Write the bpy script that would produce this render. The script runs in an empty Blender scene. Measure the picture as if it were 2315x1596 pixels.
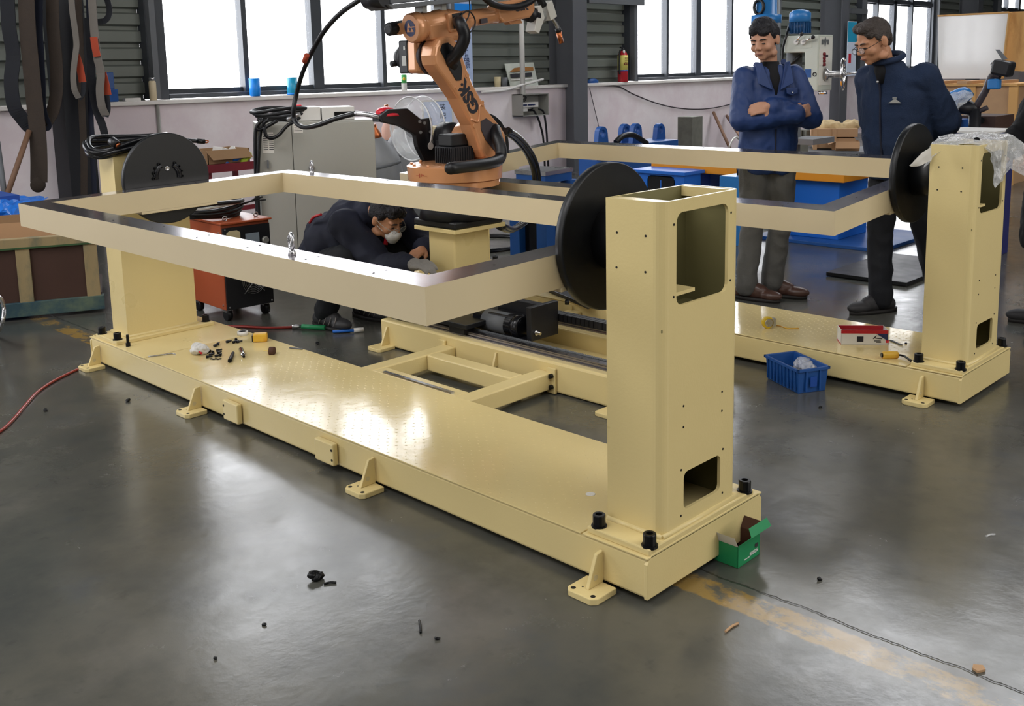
import bpy, bmesh, math, random
from math import pi, sin, cos, radians as rad
from mathutils import Vector as V, Matrix, noise
random.seed(7)
SC = bpy.context.scene
COL = SC.collection

# ---------------------------------------------------------------- camera
CAM_P = V((-2.07863, -1.55975, 1.47447))
CAM_D = V((0.7026169, 0.69368592, -0.15852238))
CAM_R = V((0.69996289, -0.71385928, -0.02137473))
CAM_U = V((0.12799002, 0.09594154, 0.98712399))
FPX, PCX, PCY = 2276.633, 1157.5, 521.15
cd = bpy.data.cameras.new('camera'); cam = bpy.data.objects.new('camera', cd); COL.objects.link(cam)
cd.sensor_width = 36; cd.sensor_fit = 'HORIZONTAL'; cd.lens = 36 * FPX / 2315
cd.shift_y = -(798 - PCY) / 2315; cd.clip_end = 200
B = -CAM_D
cam.matrix_world = Matrix(((CAM_R.x, CAM_U.x, B.x, CAM_P.x), (CAM_R.y, CAM_U.y, B.y, CAM_P.y), (CAM_R.z, CAM_U.z, B.z, CAM_P.z), (0, 0, 0, 1)))
SC.camera = cam

# ---------------------------------------------------------------- world, light, exposure
w = bpy.data.worlds.new('sky'); SC.world = w; w.use_nodes = True
bg = w.node_tree.nodes['Background']; bg.inputs[0].default_value = (0.95, 0.965, 1.0, 1); bg.inputs[1].default_value = 8.5
def area(name, loc, target, sx, sy, power, col=(1, 1, 1)):
    l = bpy.data.lights.new(name, 'AREA'); l.shape = 'RECTANGLE'; l.size = sx; l.size_y = sy; l.energy = power; l.color = col
    o = bpy.data.objects.new(name, l); COL.objects.link(o); o.location = loc
    o.rotation_euler = (V(target) - V(loc)).to_track_quat('-Z', 'Y').to_euler(); return o
area('overhead_fill', (0.0, -3.5, 7.6), (0.5, -1.5, 0), 15, 8, 700, (1, 0.98, 0.95))  # added soft fill from overhead; the ceiling above it is closed
area('front_fill', (6.0, -11, 4.6), (2.0, 1.0, 0.6), 8, 4.5, 540, (1, 0.96, 0.9))  # added panel lighting the end faces; the front wall has no gate
area('side_fill', (-11, 1.5, 4.0), (3.0, 2.5, 0.8), 8, 4.5, 230, (1, 0.98, 0.96))  # added fill to lift the left-hand faces, no opening behind it
area('rear_fill', (-4, 3.5, 7.8), (3.0, 7.5, 0.8), 5, 5, 620, (1, 0.98, 0.97))  # added unseen lamp that brightens the back wall
SC.view_settings.view_transform = 'Standard'; SC.view_settings.look = 'None'
SC.view_settings.exposure = 0.0; SC.view_settings.gamma = 1; SC.view_settings.use_curve_mapping = False
SC.cycles.use_denoising = True
SC.cycles.max_bounces = 10; SC.cycles.transparent_max_bounces = 12
SC.cycles.sample_clamp_indirect = 6

# ---------------------------------------------------------------- helpers
def at(px, py, Y=None, Z=None, X=None):
    """a point of the place that the photograph shows at pixel px, py, on the plane X, Y or Z = const"""
    v = CAM_D + CAM_R * ((px - PCX) / FPX) + CAM_U * ((PCY - py) / FPX)
    if Y is not None: t = (Y - CAM_P.y) / v.y
    elif Z is not None: t = (Z - CAM_P.z) / v.z
    else: t = (X - CAM_P.x) / v.x
    return CAM_P + v * t

def lin(c):
    if isinstance(c, str): c = tuple(int(c[i:i + 2], 16) / 255 for i in (0, 2, 4))
    return tuple((x / 12.92 if x <= .04045 else ((x + .055) / 1.055) ** 2.4) for x in c)

MATS = {}
def mat(name, c, rough=.5, metal=0., var=.06, scale=5., bump=0., bscale=60., c2=None, c2amt=.5, c2scale=3., rvar=.1, alpha=1., trans=0., ior=1.45, emit=0., coat=0., stretch=(1, 1, 1), spec=.5):
    m = bpy.data.materials.new(name); m.use_nodes = True; MATS[name] = m
    nt = m.node_tree; N = nt.nodes; L = nt.links; bs = N['Principled BSDF']
    a = lin(c); geo = N.new('ShaderNodeTexCoord'); mp = N.new('ShaderNodeMapping'); mp.inputs['Scale'].default_value = stretch
    L.new(geo.outputs['Object'], mp.inputs['Vector'])
    nz = N.new('ShaderNodeTexNoise'); nz.inputs['Scale'].default_value = scale; nz.inputs['Detail'].default_value = 5; L.new(mp.outputs[0], nz.inputs['Vector'])
    mx = N.new('ShaderNodeMix'); mx.data_type = 'RGBA'; L.new(nz.outputs['Fac'], mx.inputs['Factor'])
    mx.inputs['A'].default_value = tuple(x * (1 - var * 1.6) for x in a) + (1,); mx.inputs['B'].default_value = tuple(min(1, x * (1 + var * 1.6)) for x in a) + (1,)
    out = mx.outputs['Result']
    if c2 is not None:
        n2 = N.new('ShaderNodeTexNoise'); n2.inputs['Scale'].default_value = c2scale; n2.inputs['Detail'].default_value = 6; n2.inputs['Roughness'].default_value = .65; L.new(mp.outputs[0], n2.inputs['Vector'])
        rp = N.new('ShaderNodeMapRange'); rp.inputs['From Min'].default_value = 1 - c2amt - .08; rp.inputs['From Max'].default_value = 1 - c2amt + .08; L.new(n2.outputs['Fac'], rp.inputs['Value'])
        m2 = N.new('ShaderNodeMix'); m2.data_type = 'RGBA'; L.new(rp.outputs[0], m2.inputs['Factor']); L.new(out, m2.inputs['A']); m2.inputs['B'].default_value = lin(c2) + (1,); out = m2.outputs['Result']
    L.new(out, bs.inputs['Base Color'])
    rr = N.new('ShaderNodeMapRange'); rr.inputs['To Min'].default_value = max(0.02, rough - rvar); rr.inputs['To Max'].default_value = min(1, rough + rvar); L.new(nz.outputs['Fac'], rr.inputs['Value']); L.new(rr.outputs[0], bs.inputs['Roughness'])
    bs.inputs['Metallic'].default_value = metal; bs.inputs['Alpha'].default_value = alpha; bs.inputs['Transmission Weight'].default_value = trans; bs.inputs['IOR'].default_value = ior
    bs.inputs['Coat Weight'].default_value = coat; bs.inputs['Specular IOR Level'].default_value = spec
    if emit: bs.inputs['Emission Color'].default_value = a + (1,); bs.inputs['Emission Strength'].default_value = emit
    if bump:
        n3 = N.new('ShaderNodeTexNoise'); n3.inputs['Scale'].default_value = bscale; n3.inputs['Detail'].default_value = 4; L.new(mp.outputs[0], n3.inputs['Vector'])
        b = N.new('ShaderNodeBump'); b.inputs['Strength'].default_value = bump; b.inputs['Distance'].default_value = .02; L.new(n3.outputs['Fac'], b.inputs['Height']); L.new(b.outputs[0], bs.inputs['Normal'])
    return m

WM = {}   # world matrix of every object built (needed to place children)
def _link(o, parent, mw):
    COL.objects.link(o); WM[o.name] = mw
    if parent is not None:
        o.parent = parent; o.matrix_basis = WM[parent.name].inverted() @ mw
    else: o.matrix_basis = mw
    return o
def empty(name, loc, label, cat, group=None, rz=0.):
    o = bpy.data.objects.new(name, None); o.empty_display_size = .1
    _link(o, None, Matrix.Translation(V(loc)) @ Matrix.Rotation(rz, 4, 'Z')); return tag(o, label, cat, group)
def tag(o, label=None, cat=None, group=None, kind=None):
    if label: o['label'] = label
    if cat: o['category'] = cat
    if group: o['group'] = group
    if kind: o['kind'] = kind
    return o

class MB:
    """collects shapes in world space; build() makes ONE mesh object of them"""
    def __init__(s, mw=None): s.v = []; s.f = []; s.m = []; s.sm = []; s.T = mw or Matrix()
    def add(s, vs, fs, mi=0, smooth=False):
        n = len(s.v); s.v += [s.T @ V(v) for v in vs]; s.f += [tuple(i + n for i in f) for f in fs]; s.m += [mi] * len(fs); s.sm += [smooth] * len(fs); return s
    def box(s, x0, x1, y0, y1, z0, z1, mi=0, top=None):
        vs = [(x0, y0, z0), (x1, y0, z0), (x1, y1, z0), (x0, y1, z0), (x0, y0, z1), (x1, y0, z1), (x1, y1, z1), (x0, y1, z1)]
        s.add(vs, [(0, 3, 2, 1), (0, 1, 5, 4), (1, 2, 6, 5), (2, 3, 7, 6), (3, 0, 4, 7)], mi); s.add(vs[4:], [(0, 1, 2, 3)], mi if top is None else top); return s.weld(8, 4)
    def weld(s, a, b): return s
    def obox(s, c, size, R=None, mi=0):
        R = R or Matrix(); c = V(c); h = [x / 2 for x in size]
        vs = [c + (R @ V((sx * h[0], sy * h[1], sz * h[2]))) for sz in (-1, 1) for sx, sy in ((-1, -1), (1, -1), (1, 1), (-1, 1))]
        return s.add(vs, [(0, 3, 2, 1), (4, 5, 6, 7), (0, 1, 5, 4), (1, 2, 6, 5), (2, 3, 7, 6), (3, 0, 4, 7)], mi)
    def prism(s, pts, d, mi=0, smooth=False):
        """polygon (list of 3D points, planar) extruded by vector d"""
        n = len(pts); d = V(d); a = [V(p) for p in pts]; b = [p + d for p in a]
        nrm = sum(((a[i] - a[0]).cross(a[(i + 1) % n] - a[0]) for i in range(1, n - 1)), V())
        if nrm.dot(d) < 0: a, b = a[::-1], b[::-1]
        return s.add(a + b, [tuple(range(n))[::-1], tuple(range(n, 2 * n))], mi).add(a + b, [(i, (i + 1) % n, (i + 1) % n + n, i + n) for i in range(n)], mi, smooth)
    def lathe(s, prof, p0, ax, n=20, mi=0, smooth=True, cap=True):
        """prof: list of (distance along axis, radius) from p0 in direction ax"""
        p0 = V(p0); ax = V(ax).normalized(); t = V((0, 0, 1)) if abs(ax.z) < .9 else V((1, 0, 0)); u = ax.cross(t).normalized(); w_ = ax.cross(u)
        vs = [p0 + ax * d + (u * cos(2 * pi * i / n) + w_ * sin(2 * pi * i / n)) * r for d, r in prof for i in range(n)]
        fs = [(k * n + i, k * n + (i + 1) % n, (k + 1) * n + (i + 1) % n, (k + 1) * n + i) for k in range(len(prof) - 1) for i in range(n)]
        s.add(vs, fs, mi, smooth)
        if cap: s.add(vs, [tuple(range(n))[::-1], tuple(range((len(prof) - 1) * n, len(prof) * n))], mi)
        return s
    def cyl(s, p0, p1, r, n=16, mi=0, r1=None, smooth=True):
        d = V(p1) - V(p0); return s.lathe([(0, r), (d.length, r if r1 is None else r1)], p0, d, n, mi, smooth)
    def tube(s, pts, r, n=8, mi=0, closed=False, sub=4):
        P = [V(p) for p in pts]
        if sub > 1 and len(P) > 2:
            Q = []; m = len(P)
            for i in range(m if closed else m - 1):
                p1, p2 = P[i], P[(i + 1) % m]
                p0 = P[i - 1] if (i > 0 or closed) else p1 * 2 - p2; p3 = P[(i + 2) % m] if (i + 2 < m or closed) else p2 * 2 - p1
                for k in range(sub):
                    t = k / sub; Q.append(.5 * ((2 * p1) + (p2 - p0) * t + (2 * p0 - 5 * p1 + 4 * p2 - p3) * t * t + (3 * p1 - p0 - 3 * p2 + p3) * t ** 3))
            if not closed: Q.append(P[-1])
            P = Q
        m = len(P); rings = []; up = None
        for i in range(m):
            tg = (P[(i + 1) % m] - P[i - 1]) if (closed or 0 < i < m - 1) else (P[1] - P[0] if i == 0 else P[-1] - P[-2])
            tg = tg.normalized() if tg.length > 1e-9 else V((0, 0, 1))
            if up is None: up = tg.orthogonal().normalized()
            up = (up - tg * up.dot(tg)); up = up.normalized() if up.length > 1e-6 else tg.orthogonal().normalized()
            sd = tg.cross(up); rr = r[min(len(r) - 1, int(i / max(1, m - 1) * (len(r) - 1) + .5))] if isinstance(r, (list, tuple)) else r
            rings.append([P[i] + (up * cos(2 * pi * k / n) + sd * sin(2 * pi * k / n)) * rr for k in range(n)])
        vs = [p for rg in rings for p in rg]
        fs = [(i * n + k, i * n + (k + 1) % n, ((i + 1) % m) * n + (k + 1) % n, ((i + 1) % m) * n + k) for i in range(m if closed else m - 1) for k in range(n)]
        s.add(vs, fs, mi, True)
        if not closed: s.add(vs, [tuple(range(n))[::-1], tuple(range((m - 1) * n, m * n))], mi)
        return s
    def ball(s, c, r, R=None, n=16, mi=0, k=10):
        R = R or Matrix(); c = V(c); r = (r, r, r) if not isinstance(r, (tuple, list)) else r
        vs = [c + R @ V((0, 0, -r[2]))]; fs = []
        for j in range(1, k):
            a = -pi / 2 + pi * j / k
            vs += [c + R @ V((r[0] * cos(a) * cos(2 * pi * i / n), r[1] * cos(a) * sin(2 * pi * i / n), r[2] * sin(a))) for i in range(n)]
        vs.append(c + R @ V((0, 0, r[2]))); t = len(vs) - 1
        for i in range(n):
            fs.append((0, 1 + (i + 1) % n, 1 + i)); fs.append((t, 1 + (k - 2) * n + i, 1 + (k - 2) * n + (i + 1) % n))
            for j in range(k - 2): fs.append((1 + j * n + i, 1 + j * n + (i + 1) % n, 1 + (j + 1) * n + (i + 1) % n, 1 + (j + 1) * n + i))
        return s.add(vs, fs, mi, True)
    def cap(s, p0, p1, r0, r1=None, n=12, mi=0):
        """tapered capsule: a closed loft with round ends"""
        r1 = r0 if r1 is None else r1; p0, p1 = V(p0), V(p1); L_ = (p1 - p0).length
        if L_ < 1e-6: return s.ball(p0, max(r0, r1), mi=mi)
        pr = [(-r0 * cos(a), max(.0005, r0 * sin(a))) for a in (.08, .5, 1.0)] + [(0, r0), (L_, r1)] + [(L_ + r1 * cos(a), max(.0005, r1 * sin(a))) for a in (1.0, .5, .08)]
        return s.lathe(pr, p0, p1 - p0, n, mi)
    def loft(s, rings, n=20, mi=0, R=None):
        """rings: (centre, rx, ry[, xdir, ydir]) closed with caps"""
        vs = []
        for rg in rings:
            c, rx, ry = V(rg[0]), rg[1], rg[2]; xd = V(rg[3]) if len(rg) > 3 else V((1, 0, 0)); yd = V(rg[4]) if len(rg) > 4 else V((0, 1, 0))
            vs += [c + xd * (rx * cos(2 * pi * i / n)) + yd * (ry * sin(2 * pi * i / n)) for i in range(n)]
        m = len(rings); fs = [(k * n + i, k * n + (i + 1) % n, (k + 1) * n + (i + 1) % n, (k + 1) * n + i) for k in range(m - 1) for i in range(n)]
        return s.add(vs, fs, mi, True).add(vs, [tuple(range(n))[::-1], tuple(range((m - 1) * n, m * n))], mi)
    def mesh(s, inv, mats):
        me = bpy.data.meshes.new('m'); me.from_pydata([inv @ v for v in s.v], [], s.f)
        for m in mats: me.materials.append(m)
        for i, p in enumerate(me.polygons): p.material_index = s.m[i]; p.use_smooth = s.sm[i]
        return me
    def build(s, name, mats, parent=None, loc=None, bevel=0., seg=2, label=None, cat=None, group=None, kind=None, weld=True):
        mats = mats if isinstance(mats, (list, tuple)) else [mats]; mats = [MATS[m] if isinstance(m, str) else m for m in mats]
        if parent is None:
            if loc is None:
                n = len(s.v); lo = V([min(v[i] for v in s.v) for i in range(3)]); hi = V([max(v[i] for v in s.v) for i in range(3)]); loc = V(((lo.x + hi.x) / 2, (lo.y + hi.y) / 2, lo.z))
            mw = Matrix.Translation(V(loc))
        else: mw = WM[parent.name]
        me = s.mesh(mw.inverted(), mats); me.name = name
        if weld:
            bm = bmesh.new(); bm.from_mesh(me); bmesh.ops.remove_doubles(bm, verts=bm.verts, dist=1e-5); bm.to_mesh(me); bm.free()
        o = bpy.data.objects.new(name, me); _link(o, parent, mw); tag(o, label, cat, group, kind)
        if bevel:
            b = o.modifiers.new('bevel', 'BEVEL'); b.width = bevel; b.segments = seg; b.limit_method = 'ANGLE'; b.angle_limit = rad(40); b.harden_normals = False
        return o

def evaluated(o):
    dg = bpy.context.evaluated_depsgraph_get(); dg.update()
    return bpy.data.meshes.new_from_object(o.evaluated_get(dg), depsgraph=dg)
def bake(o):
    """replace the object's mesh by its evaluated mesh"""
    me = evaluated(o); o.modifiers.clear(); o.data = me; return o
def boolean(o, cutters):
    for c in cutters:
        m = o.modifiers.new('cut', 'BOOLEAN'); m.operation = 'DIFFERENCE'; m.solver = 'EXACT'; m.object = c
    bpy.context.view_layer.update(); bake(o)
    for c in cutters: bpy.data.objects.remove(c, do_unlink=True)
    return o
def temp(mb, name='tmp'):
    o = bpy.data.objects.new(name, mb.mesh(Matrix(), [])); COL.objects.link(o); return o
def blob(mb, voxel, smooth=6, factor=.5):
    """fuse overlapping closed shapes into one continuous skin"""
    o = temp(mb); r = o.modifiers.new('r', 'REMESH'); r.mode = 'VOXEL'; r.voxel_size = voxel
    if smooth: sm = o.modifiers.new('s', 'SMOOTH'); sm.factor = factor; sm.iterations = smooth
    bpy.context.view_layer.update(); me = evaluated(o); bpy.data.objects.remove(o, do_unlink=True)
    out = MB(); out.v = [v.co.copy() for v in me.vertices]; out.f = [tuple(p.vertices) for p in me.polygons]; out.m = [0] * len(out.f); out.sm = [True] * len(out.f)
    bpy.data.meshes.remove(me); return out
def wrinkle(mb, amp, scale, stretch=(1, 1, 1), seed=0.):
    """shallow cloth folds along the surface normals"""
    n = [V() for _ in mb.v]
    for f in mb.f:
        a, b, c = mb.v[f[0]], mb.v[f[1]], mb.v[f[2]]; nn = (b - a).cross(c - a)
        for i in f: n[i] += nn
    for i, v in enumerate(mb.v):
        if n[i].length > 0:
            q = V((v.x * stretch[0], v.y * stretch[1], v.z * stretch[2])) * scale + V((seed, seed * 2, 0))
            h = 1 - 2 * abs(noise.noise(q)) + .4 * noise.noise(q * 2.7)
            mb.v[i] = v + n[i].normalized() * (amp * (h - .4))
    return mb
def rrect(cx, cz, w_, h, r, n=5, y=0.):
    """rounded rectangle in the XZ plane"""
    out = []
    for sx, sz, a0 in ((1, 1, 0), (-1, 1, pi / 2), (-1, -1, pi), (1, -1, 3 * pi / 2)):
        for i in range(n + 1):
            a = a0 + pi / 2 * i / n; out.append(V((cx + sx * (w_ / 2 - r) + r * cos(a), y, cz + sz * (h / 2 - r) + r * sin(a))))
    return out
def text(body, size, mw, material, parent=None, name='lettering', bold=0., depth=.0006, align='CENTER', sx=1.):
    cu = bpy.data.curves.new('t', 'FONT'); cu.body = body; cu.size = size; cu.align_x = align; cu.align_y = 'CENTER'; cu.offset = bold; cu.extrude = depth; cu.resolution_u = 3
    o = bpy.data.objects.new('t', cu); COL.objects.link(o); bpy.context.view_layer.update(); me = evaluated(o); bpy.data.objects.remove(o, do_unlink=True)
    mb = MB(mw @ Matrix.Diagonal((sx, 1, 1, 1))); mb.add([v.co.copy() for v in me.vertices], [tuple(p.vertices) for p in me.polygons])
    return mb.build(name, material, parent)
def frame3(o, x, y):
    """matrix with origin o, x axis and y axis (y made square to x)"""
    x = V(x).normalized(); y = V(y); y = (y - x * y.dot(x)).normalized(); z = x.cross(y)
    return Matrix(((x.x, y.x, z.x, o[0]), (x.y, y.y, z.y, o[1]), (x.z, y.z, z.z, o[2]), (0, 0, 0, 1)))

# ---------------------------------------------------------------- materials
mat('cream', 'dfcb91', .3, var=.025, scale=3, bump=.04, bscale=120, rvar=.08)
mat('cream_dark', 'cdbf8c', .45, var=.05)
mat('steel_top', 'aaa6aa', .17, metal=.9, var=.15, scale=7, c2='5c5659', c2amt=.33, c2scale=2.2, rvar=.07, stretch=(1, .35, 1))
mat('deck_paint', 'dcc88f', .13, var=.03, scale=3, bump=.05, bscale=7, rvar=.06, spec=.75)
mat('beam_paint', 'd3c3a0', .36, var=.03, scale=3, rvar=.08)
mat('inner_shade', '7c764e', .7, var=.2, scale=4)  # darker colour puts the shade into the inside of the posts
mat('black_steel', '0f1114', .42, metal=0, var=.2, scale=12, rvar=.1)
mat('bolt_black', '0c0d10', .4, metal=.3)
mat('hole', '1c1812', .8)
mat('zinc', 'b9b9bb', .28, metal=.9, var=.1)
mat('chrome', 'd5d5d8', .12, metal=1.)
mat('rail_steel', '8d8b93', .24, metal=.95, var=.15, stretch=(1, .1, 1), scale=9)
mat('robot_orange', 'cf9468', .25, metal=.2, var=.04, scale=4, rvar=.05, coat=.3)
mat('robot_dark', '3a3338', .5)
mat('rubber', '0d0e12', .42, var=.1)
mat('rubber_sheen', '15161a', .25, var=.1)
mat('plastic_black', '131419', .45)
mat('navy', '1f2c5c', .4)
mat('red_print', 'a02820', .5)
mat('grey_alu', '9a9a94', .4, metal=.3)
mat('white_alu', 'c8c6bf', .42, metal=.15)
mat('copper', 'b5683f', .3, metal=.8)
mat('grey_cab', 'a4a39c', .42, var=.04, scale=2, bump=.02)
mat('white_plastic', 'd8d6d2', .4)
mat('paper', 'd9d6cf', .7)
mat('ink', '24242c', .7)
mat('clear', 'eef2f4', .05, trans=1., ior=1.25, var=0)
mat('wrap', 'e6e8ea', .12, alpha=.32, var=.05, bump=.6, bscale=28, spec=1.)
mat('red', 'b3202a', .4); mat('red_dark', '6d1522', .5, var=.15); mat('red_plastic', 'cf2434', .35)
mat('welder_red', 'a5502f', .38, var=.04); mat('blue', '1c66c4', .4, var=.05); mat('blue_dark', '17479a', .45)
mat('blue_deep', '1d4f93', .45, var=.08); mat('blue_navy', '20245e', .5); mat('blue_motor', '2f76b8', .32, var=.05); mat('blue_motor_dark', '1d4a78', .4)
mat('sky_blue', '1488e8', .45); mat('teal_blue', '2aa0c8', .35); mat('orange', 'd98c1a', .42, var=.04)
mat('machine_white', 'bfc4ba', .4, var=.04); mat('machine_white2', 'd6d6cf', .4, var=.03)
mat('steel_grey', '63666a', .55, var=.08); mat('column_grey', '5a5c61', .6, var=.1, scale=2)
mat('corrugated', '70756f', .5, var=.1, scale=1.5, metal=.15); mat('frame_dark', '3d4147', .45, var=.06)
mat('plaster', 'dccfd4', .75, var=.05, scale=1.2, c2='e6dee1', c2amt=.5, c2scale=1.1, bump=.05, bscale=20)
mat('sill_white', 'e0dcd8', .6, var=.12, scale=3, c2='8f8478', c2amt=.3, c2scale=6)
mat('web_brown', '3a312a', .85, var=.2, scale=12, bump=.2, bscale=140); mat('web_black', '1e2026', .85, var=.2, scale=10)
mat('web_navy', '1b2030', .85, var=.2); mat('web_grey', '6f6a64', .85, var=.15); mat('web_orange', 'a8452c', .8, var=.15)
mat('wood_crate', '93825f', .75, var=.2, scale=5, c2='5d6353', c2amt=.4, c2scale=4, stretch=(1, 1, .4)); mat('wood_panel', '412b23', .6, var=.18, scale=3)
mat('wood_pale', 'b89470', .7, var=.12, scale=5, stretch=(.3, 1, 1)); mat('wood_stick', '7a5c48', .7, var=.15)
mat('plywood', 'c79a5e', .6, var=.15, scale=3, c2='a9783f', c2amt=.36, c2scale=5, stretch=(1, 1, .25)); mat('cardboard', 'b08a66', .8, var=.06); mat('cardboard_in', '8d6f50', .85)
mat('whiteboard', 'eceae8', .08, var=.02, rvar=.02, spec=.9); mat('tarp', '1b6fd0', .45, var=.2, scale=5, bump=.5, bscale=9)
mat('yellow', 'd8b62a', .35, var=.1); mat('yellow_soft', 'd6a93a', .4, var=.1, c2='c58a2c', c2amt=.4, c2scale=20)
mat('green_box', '1f8a55', .5, var=.04); mat('brown_in', '4b2f22', .8); mat('beige', 'cdbf98', .8, var=.1, bump=.3, bscale=20)
mat('concrete_grey', '8a8880', .8, var=.1); mat('skin', 'b98a70', .55, var=.04, scale=12); mat('skin2', 'b58262', .55, var=.05, scale=12)
mat('lip', '9a6257', .5); mat('hair', '14131a', .55, var=.25, scale=40, bump=.5, bscale=130); mat('hair_grey', '3b332f', .6, var=.35, scale=45, bump=.5, bscale=130)
mat('eye_white', 'cfc6be', .3); mat('eye_dark', '17120f', .25)
mat('jacket_blue', '1d3668', .55, var=.08, scale=5, bump=.12, bscale=40); mat('fleece_navy', '182843', .9, var=.12, scale=8, bump=.25, bscale=150); mat('jacket_navy', '161a2c', .8, var=.1)
mat('coat_black', '0f1013', .9, var=.2); mat('shirt_black', '0d0d12', .85); mat('trouser_grey', '5c5b58', .85, var=.12, scale=6, bump=.15, bscale=60)
mat('trouser_black', '15171d', .85, var=.15); mat('shoe_brown', '4a332b', .35, var=.12); mat('shoe_grey', '2e2d2f', .6, var=.15); mat('shoe_stripe', '7c7670', .6)
mat('sole', '201d1c', .7); mat('mask_white', 'd9d9d8', .7); mat('glove', '8d8a86', .9, var=.12, bump=.4, bscale=90); mat('gold', 'b09a50', .4, metal=.6)
mat('cyl_grey', '77797c', .45, var=.1); mat('cyl_pink', 'c59a88', .45, var=.08); mat('label_yellow', 'd8cf6a', .5); mat('cream_bottle', 'd9c9a8', .4)
mat('banner_blue', 'aebfe0', .5, var=.06); mat('green_label', '4aa558', .5); mat('hose_red', '8c2a22', .35); mat('grey_dirty', '6a6a62', .8, var=.25, scale=10)
# ---------------------------------------------------------------- the hall
def struct(mb, name, mats, **k):
    o = mb.build(name, mats, **k); o['kind'] = 'structure'; return o

mat('pane_glass', 'f0f4f8', .05, alpha=.07, var=0)
def floor_material():
    m = bpy.data.materials.new('floor_concrete'); m.use_nodes = True; N = m.node_tree.nodes; L = m.node_tree.links; bs = N['Principled BSDF']
    geo = N.new('ShaderNodeNewGeometry'); pos = geo.outputs['Position']
    def nz(scale, detail=6, rough=.6, loc=(0, 0, 0), st=(1, 1, 1)):
        mp = N.new('ShaderNodeMapping'); mp.inputs['Location'].default_value = loc; mp.inputs['Scale'].default_value = st; L.new(pos, mp.inputs[0])
        n = N.new('ShaderNodeTexNoise'); n.inputs['Scale'].default_value = scale; n.inputs['Detail'].default_value = detail; n.inputs['Roughness'].default_value = rough; L.new(mp.outputs[0], n.inputs['Vector']); return n.outputs['Fac']
    def rng(v, a, b, c=0., d=1.):
        r = N.new('ShaderNodeMapRange'); r.inputs['From Min'].default_value = a; r.inputs['From Max'].default_value = b; r.inputs['To Min'].default_value = c; r.inputs['To Max'].default_value = d; L.new(v, r.inputs['Value']); return r.outputs[0]
    def mix(f, a, b):
        x = N.new('ShaderNodeMix'); x.data_type = 'RGBA'; L.new(f, x.inputs['Factor'])
        for s, v in (('A', a), ('B', b)):
            if isinstance(v, str): x.inputs[s].default_value = lin(v) + (1,)
            else: L.new(v, x.inputs[s])
        return x.outputs['Result']
    def mth(op, a, b=None):
        x = N.new('ShaderNodeMath'); x.operation = op
        for i, v in enumerate((a, b)):
            if v is None: continue
            if isinstance(v, (int, float)): x.inputs[i].default_value = v
            else: L.new(v, x.inputs[i])
        return x.outputs[0]
    big = nz(.9); mid = nz(3.1, loc=(5, 2, 0)); fine = nz(16, loc=(1, 7, 0))
    c = mix(rng(big, .35, .65), '484a46', '5b5951')
    c = mix(rng(mid, .45, .75, 0, .6), c, '34383a')
    c = mix(rng(nz(1.9, loc=(9, 3, 0)), .55, .75, 0, .4), c, '74706a')
    c = mix(rng(nz(1.7, loc=(3, 13, 0)), .6, .74, 0, .4), c, '3a4552')
    c = mix(rng(fine, .6, .8, 0, .55), c, '3b3c39')
    sp = N.new('ShaderNodeSeparateXYZ'); L.new(pos, sp.inputs[0]); X = sp.outputs['X']; Y = sp.outputs['Y']
    wob = mth('MULTIPLY', mth('SUBTRACT', nz(22, 4), .5), .03)
    d = mth('ABSOLUTE', mth('SUBTRACT', mth('ADD', X, wob), .2))
    line = rng(d, .047, .055, 1, 0)
    wear = rng(nz(9, 8, .7, st=(1, .6, 1)), .43, .52)
    line = mth('MULTIPLY', line, mth('MULTIPLY', wear, rng(nz(1.3, 2, loc=(0, 4, 0)), .3, .6, .55, 1)))
    c = mix(mth('MULTIPLY', line, .85), c, '9a7a34')
    joint = mth('ABSOLUTE', mth('SUBTRACT', mth('ADD', X, mth('MULTIPLY', mth('SUBTRACT', nz(5, 5, .7), .5), .05)), .285))
    jl = rng(joint, .002, .006, 1, 0); c = mix(mth('MULTIPLY', jl, .8), c, '22231f')
    j2 = rng(mth('ABSOLUTE', mth('SUBTRACT', mth('ADD', Y, wob), 3.05)), .001, .004, 1, 0)
    c = mix(mth('MULTIPLY', j2, .25), c, '2a2b28')
    L.new(c, bs.inputs['Base Color'])
    L.new(rng(nz(2.6, 8, .7, loc=(2, 2, 0)), .3, .75, .15, .32), bs.inputs['Roughness'])
    bs.inputs['Specular IOR Level'].default_value = .62
    b = N.new('ShaderNodeBump'); b.inputs['Strength'].default_value = .12; b.inputs['Distance'].default_value = .01
    L.new(mth('SUBTRACT', nz(7, 6), jl), b.inputs['Height']); L.new(b.outputs[0], bs.inputs['Normal'])
    return m
mat('wall_paint', '8e8c88', .8); mat('ceiling_sheet', '53565a', .7)

struct(MB().box(-13, 36, -15, 8.6, -.2, 0), 'floor', floor_material(), loc=(0, 0, -.2))
ce = struct(MB().box(-13, 11.2, -15, 8.6, 8, 8.2).box(14.6, 36, -15, 8.6, 8, 8.2).box(11.2, 14.6, -15, 0, 8, 8.2).box(11.2, 14.6, 7.3, 8.6, 8, 8.2), 'ceiling', 'ceiling_sheet')
MB().box(11.2, 14.6, 0, 7.3, 8.05, 8.06).build('roof_light', 'pane_glass', ce)
struct(MB().box(-13.2, -13, -15, 8.6, 0, 8), 'wall_left', 'wall_paint')
struct(MB().box(36, 36.2, -15, 8.6, 0, 8), 'wall_right', 'wall_paint')
struct(MB().box(-13, 36, -15.2, -15, 0, 8), 'wall_front', 'wall_paint')

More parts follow.
